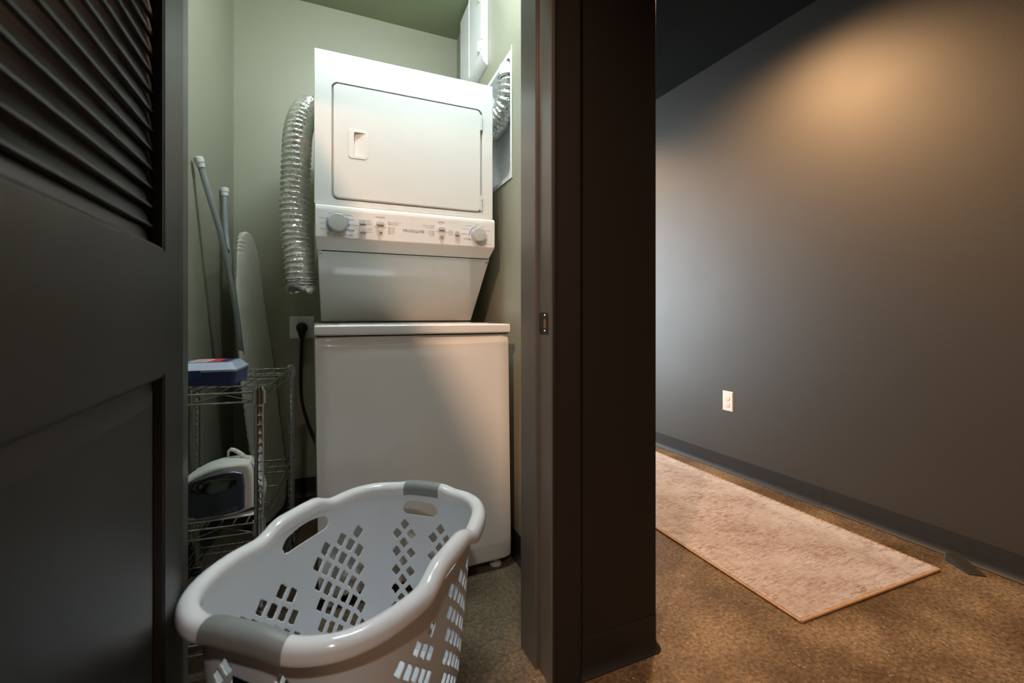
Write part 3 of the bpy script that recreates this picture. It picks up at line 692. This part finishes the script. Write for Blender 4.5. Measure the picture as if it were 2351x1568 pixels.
for z in (2.255, 2.50):
    b = BM(); box(b, -0.045, -0.033, -0.185, -0.165, z-0.024, z+0.024, 0.004, 3); box(b, -0.038, -0.030, -0.206, -0.195, z-0.018, z+0.020, 0.002); obj('latch', b, 'white_plastic', U)
b = BM(); box(b, -0.0335, -0.0295, -0.2055, -0.2035, 2.275, 2.283); obj('indicator', b, 'red', U, label='small dark red indicator')

# ------------------------------------------------------------ outlets
def outlet_plate(t, w_, h_, mt='white_plastic'):
    b = BM(); A = [b.verts.new((x, 0, z)) for x, z in ((-w_/2, -h_/2), (w_/2, -h_/2), (w_/2, h_/2), (-w_/2, h_/2))]
    d = 0.004; B = [b.verts.new((x, -0.005, z)) for x, z in ((-w_/2+d, -h_/2+d), (w_/2-d, -h_/2+d), (w_/2-d, h_/2-d), (-w_/2+d, h_/2-d))]
    b.faces.new(A); b.faces.new(B)
    for i in range(4): b.faces.new((A[i], A[(i+1) % 4], B[(i+1) % 4], B[i]))
    return obj('plate', b, mt, t, None)
t = thing('wall_outlet', 'white duplex outlet low on the dark hall wall', 'outlet', (2.355, 2.02, 0.436), R(-90))
outlet_plate(t, 0.076, 0.122)
for dz in (0.020, -0.020):
    b = BM(); pts = [(0.017*math.cos(R(a)), max(-0.0135, min(0.0135, 0.017*math.sin(R(a))))) for a in range(0, 360, 12)]
    prism(b, [(x, z+dz) for x, z in pts], FXZ, -0.0075, -0.004, 0.0006); rc = obj('receptacle', b, 'white_plastic', t)
    c = BM(); box(c, -0.0075, -0.0055, -0.02, -0.0055, dz-0.001, dz+0.008); box(c, 0.0055, 0.0075, -0.02, -0.0055, dz-0.001, dz+0.007); lathe(c, [(0.0025, 0.0055), (0.0025, 0.02)], (0, 0, dz-0.007), 'Y', 12); cut(rc, [c])
b = BM(); lathe(b, [(0.0028, 0.004), (0.0028, 0.0058), (0.0001, 0.0064)], (0, 0, 0), 'Y', 12); obj('screw', b, 'screw', t)
t = thing('dryer_outlet', 'square white outlet plate on the back closet wall behind the washer', 'outlet', (-0.036, 2.66, 0.900))
outlet_plate(t, 0.118, 0.118)
b = BM(); lathe(b, [(0.028, 0.005), (0.028, 0.009), (0.0001, 0.0095)], (0, 0, 0), 'Y', 28); obj('receptacle', b, 'black', t)
t = thing('power_cord', 'thick black plug and cord hanging from the white outlet plate', 'cord', (-0.036, 2.65, 0.90))
b = BM(); lathe(b, [(0.026, 0.0), (0.0275, 0.01), (0.027, 0.026), (0.022, 0.034), (0.012, 0.037), (0.0001, 0.038)], (0, 0, 0), 'Y', 28); tube(b, [(0, -0.02, -0.005), (0, -0.022, -0.03), (0, -0.022, -0.055)], [0.019, 0.017, 0.011], 16)
obj('plug', b, 'black', t)
b = BM(); P, _ = spline([(0, -0.022, -0.05), (-0.003, -0.022, -0.14), (-0.006, -0.025, -0.26), (0.0, -0.03, -0.38), (0.03, -0.04, -0.50), (0.07, -0.06, -0.60), (0.10, -0.12, -0.66)], 50); tube(b, P, 0.0075, 12); obj('cable', b, 'black', t)

# ------------------------------------------------------------ wire rack
FRp = np.array((-0.066, 2.0)); ldir = np.array((0.104, 0.9946)); sdir = np.array((-0.9946, 0.104)); LD, SD = 0.579, 0.322
RK = thing('wire_rack', 'three-tier chrome wire rack holding the blue box and the iron', 'rack', (float(FRp[0]-ldir[0]*LD), float(FRp[1]-ldir[1]*LD), 0), -math.atan2(0.104, 0.9946))
# local: x to the right, y back; near right post at the origin
for x, y in ((0, 0), (0, LD), (-SD, LD), (-SD, 0)):
    prof = [(0.0125, 0.035)]
    z = 0.06
    while z < 0.755:
        prof += [(0.0125, z-0.002), (0.0112, z), (0.0125, z+0.002)]; z += 0.0254
    prof += [(0.0125, 0.768), (0.010, 0.772), (0.0001, 0.773)]
    b = BM(); lathe(b, prof, (x, y, 0), 'Z', 18); p = obj('post', b, 'chrome', RK, 40)
    b = BM(); lathe(b, [(0.016, 0), (0.018, 0.005), (0.016, 0.012), (0.006, 0.014), (0.006, 0.036)], (x, y, 0), 'Z', 16); obj('foot', b, 'black', p)
    for zt in (0.763, 0.405, 0.100):
        b = BM(); lathe(b, [(0.0130, zt-0.036), (0.0175, zt-0.036), (0.0165, zt), (0.0130, zt)], (x, y, 0), 'Z', 20); obj('collar', b, 'chrome', p, 40)
def wire(bm, a, c, r=0.0019, seg=6): tube(bm, [a, c], r, seg)
for zt in (0.757, 0.399, 0.094):
    b = BM(); e = 0.017
    runs = [((-SD+e, 0), (-e, 0)), ((-SD+e, LD), (-e, LD)), ((0, e), (0, LD-e)), ((-SD, e), (-SD, LD-e))]
    for (xa, ya), (xb, yb) in runs:
        a = Vector((xa, ya, 0)); c = Vector((xb, yb, 0)); L_ = (c-a).length; nseg = max(4, int(L_/0.055)//2*2)
        wire(b, a+Vector((0, 0, zt)), c+Vector((0, 0, zt)), 0.0027, 8); wire(b, a+Vector((0, 0, zt-0.026)), c+Vector((0, 0, zt-0.026)), 0.0027, 8)
        P = [a+(c-a)*(k/nseg)+Vector((0, 0, zt-(0.002 if k % 2 else 0.024))) for k in range(nseg+1)]
        tube(b, P, 0.0017, 6)
    sh = obj('shelf', b, 'chrome', RK, 60)
    n_ = 10; q = BM(); wire(q, (0, 0, zt+0.0015), (0, LD, zt+0.0015)); me = None
    for k in range(1, n_):
        x = -SD*k/n_
        if me is None: o = obj('wire', q, 'chrome', sh, 60); me = o.data
        else: o = bpy.data.objects.new('wire', me); link(o, sh)
        o.location = (x, 0, 0)
    q = BM(); wire(q, (-SD, 0, zt-0.002), (0, 0, zt-0.002), 0.0025, 8); me = None
    for f in (0.25, 0.5, 0.75):
        if me is None: o = obj('cross_wire', q, 'chrome', sh, 60); me = o.data
        else: o = bpy.data.objects.new('cross_wire', me); link(o, sh)
        o.location = (0, LD*f, 0)

# ------------------------------------------------------------ blue case on the top shelf
T = thing('storage_case', 'flat navy blue plastic case with cloudy lid and red label on the rack', 'box', (-0.20, 1.575, 0.7605), -math.atan2(0.104, 0.9946))
b = BM(); prof = rrect(-0.235, 0.0, 0.0, 0.165, 0.014, 5)
A = [b.verts.new((x*0.97-0.004, 0.004+y*0.95, 0)) for x, y in prof]; B = [b.verts.new((x, y, 0.040)) for x, y in prof]
b.faces.new(A); b.faces.new(B)
for i in range(len(A)): j = (i+1) % len(A); b.faces.new((A[i], A[j], B[j], B[i]))
obj('tray', b, 'navy', T)
b = BM(); box(b, -0.15, -0.09, -0.004, 0.006, 0.020, 0.046, 0.002); obj('clasp', b, 'navy', T)
b = BM(); rr = []
for d, z in ((-0.002, 0.040), (-0.002, 0.046), (0.004, 0.050), (0.016, 0.064), (0.020, 0.066)):
    rr.append([b.verts.new((x, y, z)) for x, y in rrect(-0.235+d, -d, d, 0.165-d, 0.014, 5)])
for A, B in zip(rr, rr[1:]):
    for i in range(len(A)): j = (i+1) % len(A); b.faces.new((A[i], A[j], B[j], B[i]))
b.faces.new(rr[0]); b.faces.new(rr[-1]); lidc = obj('lid', b, 'clear_lid', T)
b = BM(); box(b, -0.20, -0.03, 0.035, 0.135, 0.0662, 0.0668); obj('insert', b, 'navy', lidc)
b = BM(); box(b, -0.085, -0.055, 0.035, 0.135, 0.0666, 0.0674); obj('label_strip', b, 'red', lidc, label='red label strip')
b = BM(); box(b, -0.135, -0.085, 0.035, 0.135, 0.0666, 0.0673); obj('label_strip', b, 'white_label', lidc, label='white label strip')
b = BM()
for k in range(4): box(b, -0.130, -0.092, 0.045+k*0.022, 0.055+k*0.022, 0.0672, 0.0675)
obj('label_bars', b, 'red', lidc)

# ------------------------------------------------------------ steam iron
I = thing('steam_iron', 'cream and slate blue steam iron with its cord wrapped, on the middle shelf', 'iron', (-0.2, 1.52, 0.4025))
IO = Matrix.Translation((0.2, -1.52, -0.4025))
shell = [(-0.43, 0.392), (-0.43, 0.40), (-0.405, 0.432), (-0.37, 0.470), (-0.3164, 0.5126), (-0.2904, 0.5314), (-0.261, 0.5449), (-0.2279, 0.5529), (-0.1973, 0.5543), (-0.1724, 0.5535), (-0.155, 0.5488), (-0.1471, 0.5314), (-0.1439, 0.5017), (-0.1420, 0.4211), (-0.1598, 0.4165), (-0.1786, 0.4100), (-0.188, 0.4072), (-0.1973, 0.4060), (-0.252, 0.4055), (-0.3164, 0.4050), (-0.40, 0.4045)]
shell = shell[2:]
hole = [(-0.2962, 0.4887), (-0.2889, 0.5085), (-0.252, 0.5208), (-0.2157, 0.5245), (-0.1911, 0.5193), (-0.1833, 0.5074), (-0.1864, 0.4898), (-0.2096, 0.4843), (-0.252, 0.4766), (-0.2816, 0.4795)]
def scale_poly(P, k):
    cx = sum(p[0] for p in P)/len(P); cz = sum(p[1] for p in P)/len(P); return [(cx+(x-cx)*k, cz+(z-cz)*k) for x, z in P]
b = BM(); prism(b, shell, FXZ, 1.482, 1.562, 0.012, 4); b.transform(IO)
for v in b.verts:      # narrow toward the nose, wide at the heel
    k = min(1, max(0, (v.co.x+0.205)/0.16)); v.co.y *= 0.25+0.85*math.sqrt(k)
sh_ = obj('shell', b, 'iron_shell', I, 40)
c = BM(); prism(c, scale_poly(hole, 1.0), FXZ, 1.40, 1.64); c.transform(IO); cut(sh_, [c])
dark = [(-0.385, 0.440), (-0.3164, 0.4988), (-0.2962, 0.5166), (-0.258, 0.5287), (-0.2219, 0.5343), (-0.1973, 0.5345), (-0.1708, 0.5255), (-0.1661, 0.494), (-0.1661, 0.4255), (-0.1786, 0.4190), (-0.2219, 0.4140), (-0.2816, 0.4130), (-0.2904, 0.4180), (-0.3164, 0.4190), (-0.385, 0.4220)]
b = BM(); prism(b, dark, FXZ, 1.476, 1.568, 0.006, 3); b.transform(IO)
for v in b.verts:
    k = min(1, max(0, (v.co.x+0.205)/0.16)); v.co.y *= 0.25+0.85*math.sqrt(k)
dk = obj('water_tank', b, 'iron_dark', I, 40)
c = BM(); prism(c, scale_poly(hole, 0.97), FXZ, 1.40, 1.64); c.transform(IO); cut(dk, [c])
b = BM()
for k, (x, z) in enumerate(((-0.188, 0.4285), (-0.2035, 0.4250), (-0.2185, 0.4220), (-0.2335, 0.4200))):
    y = (1.52-0.0462*(0.25+0.85*math.sqrt(min(1, (x+0.2+0.205)/0.16))))
    tube(b, [(x+0.006*math.cos(2*PI*q/20), y-0.0002, z+0.006*math.sin(2*PI*q/20)) for q in range(20)], 0.0005, 5, closed=True)
    prism(b, [(x, z+0.0035), (x-0.0025, z-0.001), (x, z-0.003), (x+0.0025, z-0.001)], FXZ, y-0.0006, y)
b.transform(IO); obj('care_symbols', b, 'iron_print', dk, None)
b = BM(); sole = []
for k in range(25):
    a = -PI/2+PI*k/24
    sole.append((-0.13-0.27*max(0, math.cos(a))**0.75 if True else 0, 1.522+0.050*math.sin(a)))
prism(b, sole, FXY, 0.4025, 0.4055, 0.0008); b.transform(IO); obj('soleplate', b, 'galv', I)
b = BM(); prism(b, [(-0.150, 0.548), (-0.1278, 0.5068), (-0.1165, 0.461), (-0.1216, 0.425), (-0.1423, 0.4066), (-0.146, 0.42), (-0.146, 0.52)], FXZ, 1.490, 1.554, 0.006, 3); b.transform(IO); obj('heel_rest', b, 'iron_shell', I)
b = BM(); P, L_ = spline([(-0.163, 1.522, 0.548), (-0.180, 1.53, 0.562), (-0.198, 1.54, 0.574), (-0.2096, 1.545, 0.577)], 60)
tube(b, P, [0.0068-0.0022*i/59+(0.0011 if (i//3) % 2 else 0) for i in range(60)], 14); b.transform(IO); obj('cord_sleeve', b, 'iron_shell', I, 60)
b = BM(); P, _ = spline([(-0.2080, 1.545, 0.577), (-0.2160, 1.55, 0.570), (-0.2155, 1.565, 0.54), (-0.20, 1.60, 0.50), (-0.22, 1.60, 0.48)], 40); tube(b, P, 0.0032, 8)
for k in range(7):
    f = k/6; x0 = -0.300+0.006*k
    P, _ = spline([(x0+0.0, 1.545-0.004*k, 0.478+0.004*k), (-0.270+0.01*k, 1.537-0.003*k, 0.500+0.003*(k % 3)), (-0.235+0.012*k, 1.535, 0.498-0.004*k+0.01), (-0.205+0.004*k, 1.545, 0.486-0.002*k)], 26); tube(b, P, 0.0032, 8)
P, _ = spline([(-0.195, 1.575, 0.515), (-0.188, 1.582, 0.505), (-0.180, 1.59, 0.492)], 14); tube(b, P, 0.0032, 8)
# the bundle hangs down to the shelf behind the iron
for k in range(3):
    P, _ = spline([(-0.300+0.006*k, 1.60-.004*k, 0.478), (-0.305+0.01*k, 1.60, 0.44), (-0.28+0.01*k, 1.595, 0.412), (-0.23, 1.595, 0.408+0.006*k), (-0.20, 1.60, 0.44), (-0.202, 1.60, 0.484)], 40); tube(b, P, 0.0032, 8)
b.transform(IO); obj('cord', b, 'cord', I, 60)

# ------------------------------------------------------------ ironing board
IB = thing('ironing_board', 'folded ironing board in a cream cover standing upright against the closet corner', 'ironing board', (-0.16, 2.42, 0))
def ctr(z): return np.interp(z, [0.03, 0.20, 0.40, 0.71, 1.0, 1.216, 1.35], [-0.152, -0.165, -0.184, -0.219, -0.246, -0.260, -0.268])
wd = np.array((0.296, 0.955)); nd = np.array((0.955, -0.296))
def halfw(z):
    return float(np.interp(z, [0.03, 0.06, 0.12, 0.6, 0.85, 1.10, 1.24, 1.30, 1.33, 1.346, 1.352], [0.10, 0.140, 0.170, 0.172, 0.160, 0.130, 0.100, 0.077, 0.052, 0.026, 0.004]))
zz = np.r_[np.linspace(0.03, 1.24, 110), np.linspace(1.25, 1.352, 26)]
b = BM(); rows = []; K = 40
from mathutils import noise as mn
for z in zz:
    hw = halfw(z); c0 = np.array((ctr(z), 2.42)); row = []; th = 0.016*min(1, hw/0.03)
    for k in range(K):
        a = 2*PI*k/K; ca, sa = math.cos(a), math.sin(a)
        u = hw*np.sign(ca)*abs(ca)**0.55; v = th*np.sign(sa)*abs(sa)**0.8
        wr_ = mn.noise(Vector((z*9, a*1.3, 0)))*0.0035 + mn.noise(Vector((z*38, a*2.0, 3)))*0.0030*(abs(ca)**2)
        if ca < -0.3: wr_ += 0.0022*math.sin(z*330+3*mn.noise(Vector((z*12, 0, 1))))*(-ca)
        p = c0+wd*(u+wr_*np.sign(ca))+nd*(v+wr_*np.sign(sa)*0.8)
        row.append(b.verts.new((p[0]+0.16, p[1]-2.42, z)))
    rows.append(row)
for A, B in zip(rows, rows[1:]):
    for k in range(K): b.faces.new((A[k], A[(k+1) % K], B[(k+1) % K], B[k]))
b.faces.new(rows[0]); b.faces.new(rows[-1]); obj('cover', b, 'linen', IB, 180)
off = Matrix.Translation((0.16, -2.42, 0))
def bleg(P, name='leg'):
    b = BM(); Q, _ = spline(P, 60); tube(b, Q, 0.0115, 14); b.transform(off); lg = obj(name, b, 'tube_paint', IB, 60)
    d = (Vector(P[0])-Vector(P[1])).normalized(); b = BM(); c0 = Vector(P[0])
    tube(b, [c0-d*0.022, c0-d*0.021, c0-d*0.004, c0-d*0.003, c0+d*0.010, c0+d*0.017, c0+d*0.020], [0.0125, 0.0150, 0.0155, 0.0172, 0.0178, 0.0155, 0.006], 20); b.transform(off); obj('cap', b, 'cap', lg, 50)
bleg([(-0.385, 2.08, 1.556), (-0.3575, 2.11, 1.4335), (-0.3270, 2.14, 1.3045), (-0.3026, 2.18, 1.1524), (-0.2846, 2.22, 1.0103), (-0.2736, 2.26, 0.8616), (-0.2669, 2.30, 0.745), (-0.250, 2.34, 0.50), (-0.235, 2.36, 0.30)])
bleg([(-0.3508, 2.42, 1.5279), (-0.346, 2.41, 1.3682), (-0.3331, 2.39, 1.2482), (-0.3152, 2.36, 1.1097), (-0.2967, 2.34, 0.9931), (-0.2850, 2.33, 0.8406), (-0.2740, 2.33, 0.72), (-0.262, 2.36, 0.55)])
b = BM(); tube(b, [(-0.322, 2.15, 1.27), (-0.330, 2.38, 1.252)], 0.0045, 10); b.transform(off); obj('brace', b, 'tube_paint', IB)

# ------------------------------------------------------------ laundry basket
LB = thing('laundry_basket', 'empty white plastic laundry basket with grey grips on the floor before the washer', 'laundry basket', (0.107, 1.105, 0), R(49.7))
RA, RB, RN = 0.325, 0.226, 3.3; ZR = 0.449; CV = -0.004
tt = np.linspace(0, 2*PI, 8001)[:-1]
eu = RA*np.sign(np.cos(tt))*np.abs(np.cos(tt))**(2/RN); ev = RB*np.sign(np.sin(tt))*np.abs(np.sin(tt))**(2/RN)
ds = np.hypot(np.diff(np.r_[eu, eu[0]]), np.diff(np.r_[ev, ev[0]])); cs = np.r_[0, np.cumsum(ds)]; PER = cs[-1]
def at_s(s):
    s = np.mod(s, PER); return np.interp(s, cs, np.r_[eu, eu[0]]), np.interp(s, cs, np.r_[ev, ev[0]])
def nrm_s(s):
    a = at_s(s-0.002); c = at_s(s+0.002); tx, ty = c[0]-a[0], c[1]-a[1]; l = np.hypot(tx, ty); return ty/l, -tx/l
def bumpf(x, h): 
    x = np.clip(np.abs(x)/h, 0, 1); return 0.5+0.5*np.cos(PI*np.clip((x-0.45)/0.55, 0, 1))
def zrim(u, v):
    z = ZR+0*u
    side = np.abs(v) > RB*0.80
    ul = np.where(v > 0, u-0.055, u+0.005)
    z = z+np.where(side, 0.018*bumpf(ul, 0.125)-0.006*(1-bumpf(ul, 0.125))*bumpf(ul, 0.22), 0)
    end = np.abs(u) > RA*0.85
    z = z+np.where(end, 0.010*bumpf(v, 0.095), 0)
    return z
NS, NH = 700, 170
sv = np.arange(NS)/NS*PER; Uo, Vo = at_s(sv); nu, nv_ = nrm_s(sv)
# smooth the rim height a little
zr = zrim(Uo, Vo); kk = np.hanning(25); kk /= kk.sum(); zr = np.convolve(np.r_[zr[-12:], zr, zr[:12]], kk, 'valid')
hf = np.linspace(0, 1, NH)
Sg = np.repeat(sv[None, :], NH, 0); Zg = 0.012+hf[:, None]*(zr[None, :]-0.010-0.012)
def rbox(x, z, cx, cz, hx, hz, r, ang_=0.0):
    dx, dz = x-cx, z-cz; c_, s_ = math.cos(ang_), math.sin(ang_); a = dx*c_+dz*s_; b_ = -dx*s_+dz*c_
    qx, qz = np.abs(a)-hx+r, np.abs(b_)-hz+r
    return np.hypot(np.maximum(qx, 0), np.maximum(qz, 0))+np.minimum(np.maximum(qx, qz), 0)-r
def s_of(u, side):     # arc position of a point on a side / end
    m = (ev > 0.6*RB) if side == 'L' else (ev < -0.6*RB); idx = np.where(m)[0]; return cs[idx[np.argmin(np.abs(eu[idx]-u))]]
def s_end(v, end):
    m = (eu > 0.6*RA) if end == 'F' else (eu < -0.6*RA); idx = np.where(m)[0]; return cs[idx[np.argmin(np.abs(ev[idx]-v))]]
H_ = []   # (s, z, hx, hz, r, ang)
def group(sc, ncol, pitch, T, hx, hz, vp=0.052, low=0.05, sh=0, flip=1):
    for k in range(ncol):
        s0 = sc+(k-(ncol-1)/2)*pitch; z = T-(0.026 if (k+sh) % 2 else 0)
        while z > low: H_.append((s0, z, hx, hz, 0.0045, R(45))); z -= vp
for side, sh_u in (('L', 0.0), ('R', -0.045)):
    group(s_of(0.172+sh_u, side), 6, 0.0305, 0.338, 0.0132, 0.0148, sh=0 if side == 'R' else 0)
    group(s_of(-0.075+sh_u, side), 6, 0.0305, 0.312, 0.0132, 0.0148, sh=1)
for v0, sh in ((0.060, 1), (-0.060, 1)):
    for k, e_ in enumerate(('F', 'N')): group(s_end(v0, e_), 3, 0.0245, 0.345 if e_ == 'F' else 0.368, 0.0118, 0.0122, sh=sh)
SD_ = np.full(Sg.shape, 1.0); 
def wrap(a): return (a+PER/2) % PER-PER/2
for s0, z0, hx, hz, r_, an in H_:
    m = (np.abs(wrap(sv-s0)) < 0.03); cols = np.where(m)[0]
    SD_[:, cols] = np.minimum(SD_[:, cols], rbox(wrap(Sg[:, cols]-s0), Zg[:, cols], 0, z0, hx, hz, r_, an))
def hand(s0, zc, hx, hz, r_, arch):
    x = wrap(Sg-s0); return rbox(x, Zg+arch*(x/hx)**2*(Zg > zc), 0, zc, hx, hz, r_)
SD_ = np.minimum(SD_, hand(s_of(0.062, 'L'), 0.412, 0.080, 0.022, 0.016, 0.014))
SD_ = np.minimum(SD_, hand(s_of(-0.002, 'R'), 0.412, 0.080, 0.022, 0.016, 0.014))
SD_ = np.minimum(SD_, hand(s_end(0.010, 'F'), 0.396, 0.056, 0.020, 0.014, 0.010))
# snap grid vertices next to a hole edge on to the edge
ds_, dz_ = PER/NS, 0.43/NH
gs = (np.roll(SD_, -1, 1)-np.roll(SD_, 1, 1))/(2*ds_); gz = np.gradient(SD_, axis=0)/np.gradient(Zg, axis=0)
gl = np.maximum(np.hypot(gs, gz), 0.3)
sn = np.abs(SD_) < 0.00135
Sn = Sg-np.where(sn, SD_*gs/gl**2, 0); Zn = Zg-np.where(sn, SD_*gz/gl**2, 0); SDn = np.where(sn, 0, SD_)
U2, V2 = at_s(Sn.ravel()); n2 = nrm_s(Sn.ravel()); Z2 = Zn.ravel()
ins = 0.017+0.040*(1-Z2/0.45)**1.1+np.where(Z2 < 0.03, (0.03-Z2)*0.5, 0)
vx = U2-n2[0]*ins; vy = V2-n2[1]*ins
verts = np.stack([vx, vy+CV, Z2], 1)
fc = []
for j in range(NH-1):
    a = SDn[j]; c_ = SDn[j+1]
    for i in range(NS):
        i2 = (i+1) % NS; q = (a[i], a[i2], c_[i2], c_[i])
        if min(q) < -1e-9 and max(q) <= 1e-9 or sum(q) < -0.0016 or max(q) <= 0: continue
        fc.append((j*NS+i, j*NS+i2, (j+1)*NS+i2, (j+1)*NS+i))
fc.append(tuple(range(NS))[::-1])
me = bpy.data.meshes.new('wall'); me.from_pydata(verts.tolist(), [], fc); me.update()
bm = bmesh.new(); bm.from_mesh(me); bmesh.ops.delete(bm, geom=[v for v in bm.verts if not v.link_faces], context='VERTS'); bm.to_mesh(me); bm.free()
wl = mesh_obj('tub', me, 'basket', LB, 50); md = wl.modifiers.new('s', 'SOLIDIFY'); md.thickness = 0.0026; md.offset = 1
# collars round the handle openings and the rolled rim
PROF = [(-0.0185, -0.024), (-0.0190, -0.006), (-0.0165, 0.002), (-0.011, 0.0070), (-0.003, 0.0095), (0.005, 0.0092), (0.0125, 0.0055), (0.0175, -0.001), (0.0195, -0.008), (0.0202, -0.014), (0.0198, -0.021), (0.0175, -0.022), (0.0165, -0.014), (0.0135, -0.005), (0.004, 0.002), (-0.008, 0.001), (-0.0145, -0.006), (-0.0160, -0.024)]
def sweep(s0, s1, n, grow=0.0, closed=False):
    b = BM(); ss = np.linspace(s0, s1, n, endpoint=not closed); uu, vv = at_s(ss); nn = nrm_s(ss); zq = np.interp(np.mod(ss, PER), np.r_[sv, PER], np.r_[zr, zr[0]])
    rings = []
    for i in range(n):
        rings.append([b.verts.new((uu[i]+nn[0][i]*o_*(1+grow), vv[i]+nn[1][i]*o_*(1+grow)+CV, zq[i]+z_*(1+grow)+grow*0.003)) for o_, z_ in PROF])
    m = len(PROF)
    for i in range(n if closed else n-1):
        A, B = rings[i], rings[(i+1) % n]
        for k in range(m): b.faces.new((A[k], A[(k+1) % m], B[(k+1) % m], B[k]))
    if not closed: b.faces.new(rings[0]); b.faces.new(rings[-1])
    return b
obj('rim', sweep(0, PER, 420, closed=True), 'rim', LB, 70)
for e_, c0, hw in (('F', 0.010, 0.057), ('N', -0.008, 0.080)):
    s0 = s_end(c0, e_); obj('grip', sweep(s0-hw, s0+hw, 60, 0.07), 'grip', LB, 70, label='grey soft grip on the rim')
# black tag hanging on the near end
b = BM(); box(b, -0.0008, 0.0008, -0.032, 0.030, -0.13, 0.0, 0); 
tg = obj('tag', b, 'black_satin', LB, None, label='black card tag'); tg.location = (-0.322, -0.008, 0.372); tg.rotation_euler = (0, R(-3), R(-6))
b = BM()
text_bm(b, 'Style', 0, 0, 0.020, 0, rot=Matrix()); b.transform(Matrix.Translation((-0.0012, 0, -0.045)) @ Matrix.Rotation(R(-90), 4, 'Z') @ Matrix.Rotation(R(90), 4, 'X')); o = obj('tag_print', b, 'brass', tg, None)

# ------------------------------------------------------------ rug and wedge
g0, g1 = Vector((1.412, 0.937, 0)), Vector((2.172, 0.915, 0)); rz = math.atan2(g1.y-g0.y, g1.x-g0.x)
RG = thing('runner_rug', 'faded rust and ivory runner rug on the concrete hall floor', 'rug', (1.412, 0.937, 0), rz)
RW, RL = 0.765, 2.9
b = BM(); nx, ny = 40, 140
g = [[b.verts.new((0.006+(RW-0.012)*i/nx, 0.006+(RL-0.012)*j/ny, 0.0085+rng.uniform(-.0006, .0006))) for i in range(nx+1)] for j in range(ny+1)]
for j in range(ny):
    for i in range(nx): b.faces.new((g[j][i], g[j][i+1], g[j+1][i+1], g[j+1][i]))
edge = [g[0][i] for i in range(nx+1)]+[g[j][nx] for j in range(1, ny+1)]+[g[ny][i] for i in range(nx-1, -1, -1)]+[g[j][0] for j in range(ny-1, 0, -1)]
lo = [b.verts.new((v.co.x, v.co.y, 0.0005)) for v in edge]
for i in range(len(edge)): j = (i+1) % len(edge); b.faces.new((edge[i], lo[i], lo[j], edge[j]))
obj('pile', b, 'rug', RG, 60)
b = BM()
for P in ([(0, 0, .0055), (RW, 0, .0055)], [(0, 0, .0055), (0, RL, .0055)], [(RW, 0, .0055), (RW, RL, .0055)], [(0, RL, .0055), (RW, RL, .0055)]):
    Q, _ = spline([P[0], tuple((np.array(P[0])+np.array(P[1]))/2), P[1]], 120); tube(b, Q, 0.0055 if P[1][1] == 0 else 0.0045, 8)
obj('binding', b, 'rug_edge', RG, 60)
b = BM()      # short fringe tufts on the pile's wall side
for k in range(70):
    y = 0.02+k*0.026; tube(b, [(RW-0.012, y, 0.009), (RW-0.002, y+0.003, 0.012), (RW+0.004, y+0.005, 0.006)], 0.0014, 5)
obj('fringe', b, 'rug', RG, 60, kind='stuff')

W = thing('door_wedge', 'dark grey door wedge on the floor against the hall baseboard', 'door wedge', (2.272, 0.90, 0), R(0))
# thick end away from the camera, thin tip towards it
far_l, far_r, near_l, near_r = (2.292, 0.945), (2.338, 0.925), (2.243, 0.858), (2.286, 0.822)
b = BM(); q = lambda p, z: b.verts.new((p[0]-2.272, p[1]-0.90, z))
v = [q(far_l, 0.0), q(far_r, 0.0), q(near_r, 0.0), q(near_l, 0.0), q(far_l, 0.030), q(far_r, 0.030), q(near_r, 0.003), q(near_l, 0.003)]
for f in ((0, 1, 2, 3), (4, 5, 6, 7), (0, 1, 5, 4), (1, 2, 6, 5), (2, 3, 7, 6), (3, 0, 4, 7)): b.faces.new([v[i] for i in f])
bmesh.ops.recalc_face_normals(b, faces=b.faces); bmesh.ops.bevel(b, geom=list(b.edges), offset=0.001, segments=2, profile=0.5, affect='EDGES')
obj('rubber_wedge', b, 'vinyl', W)
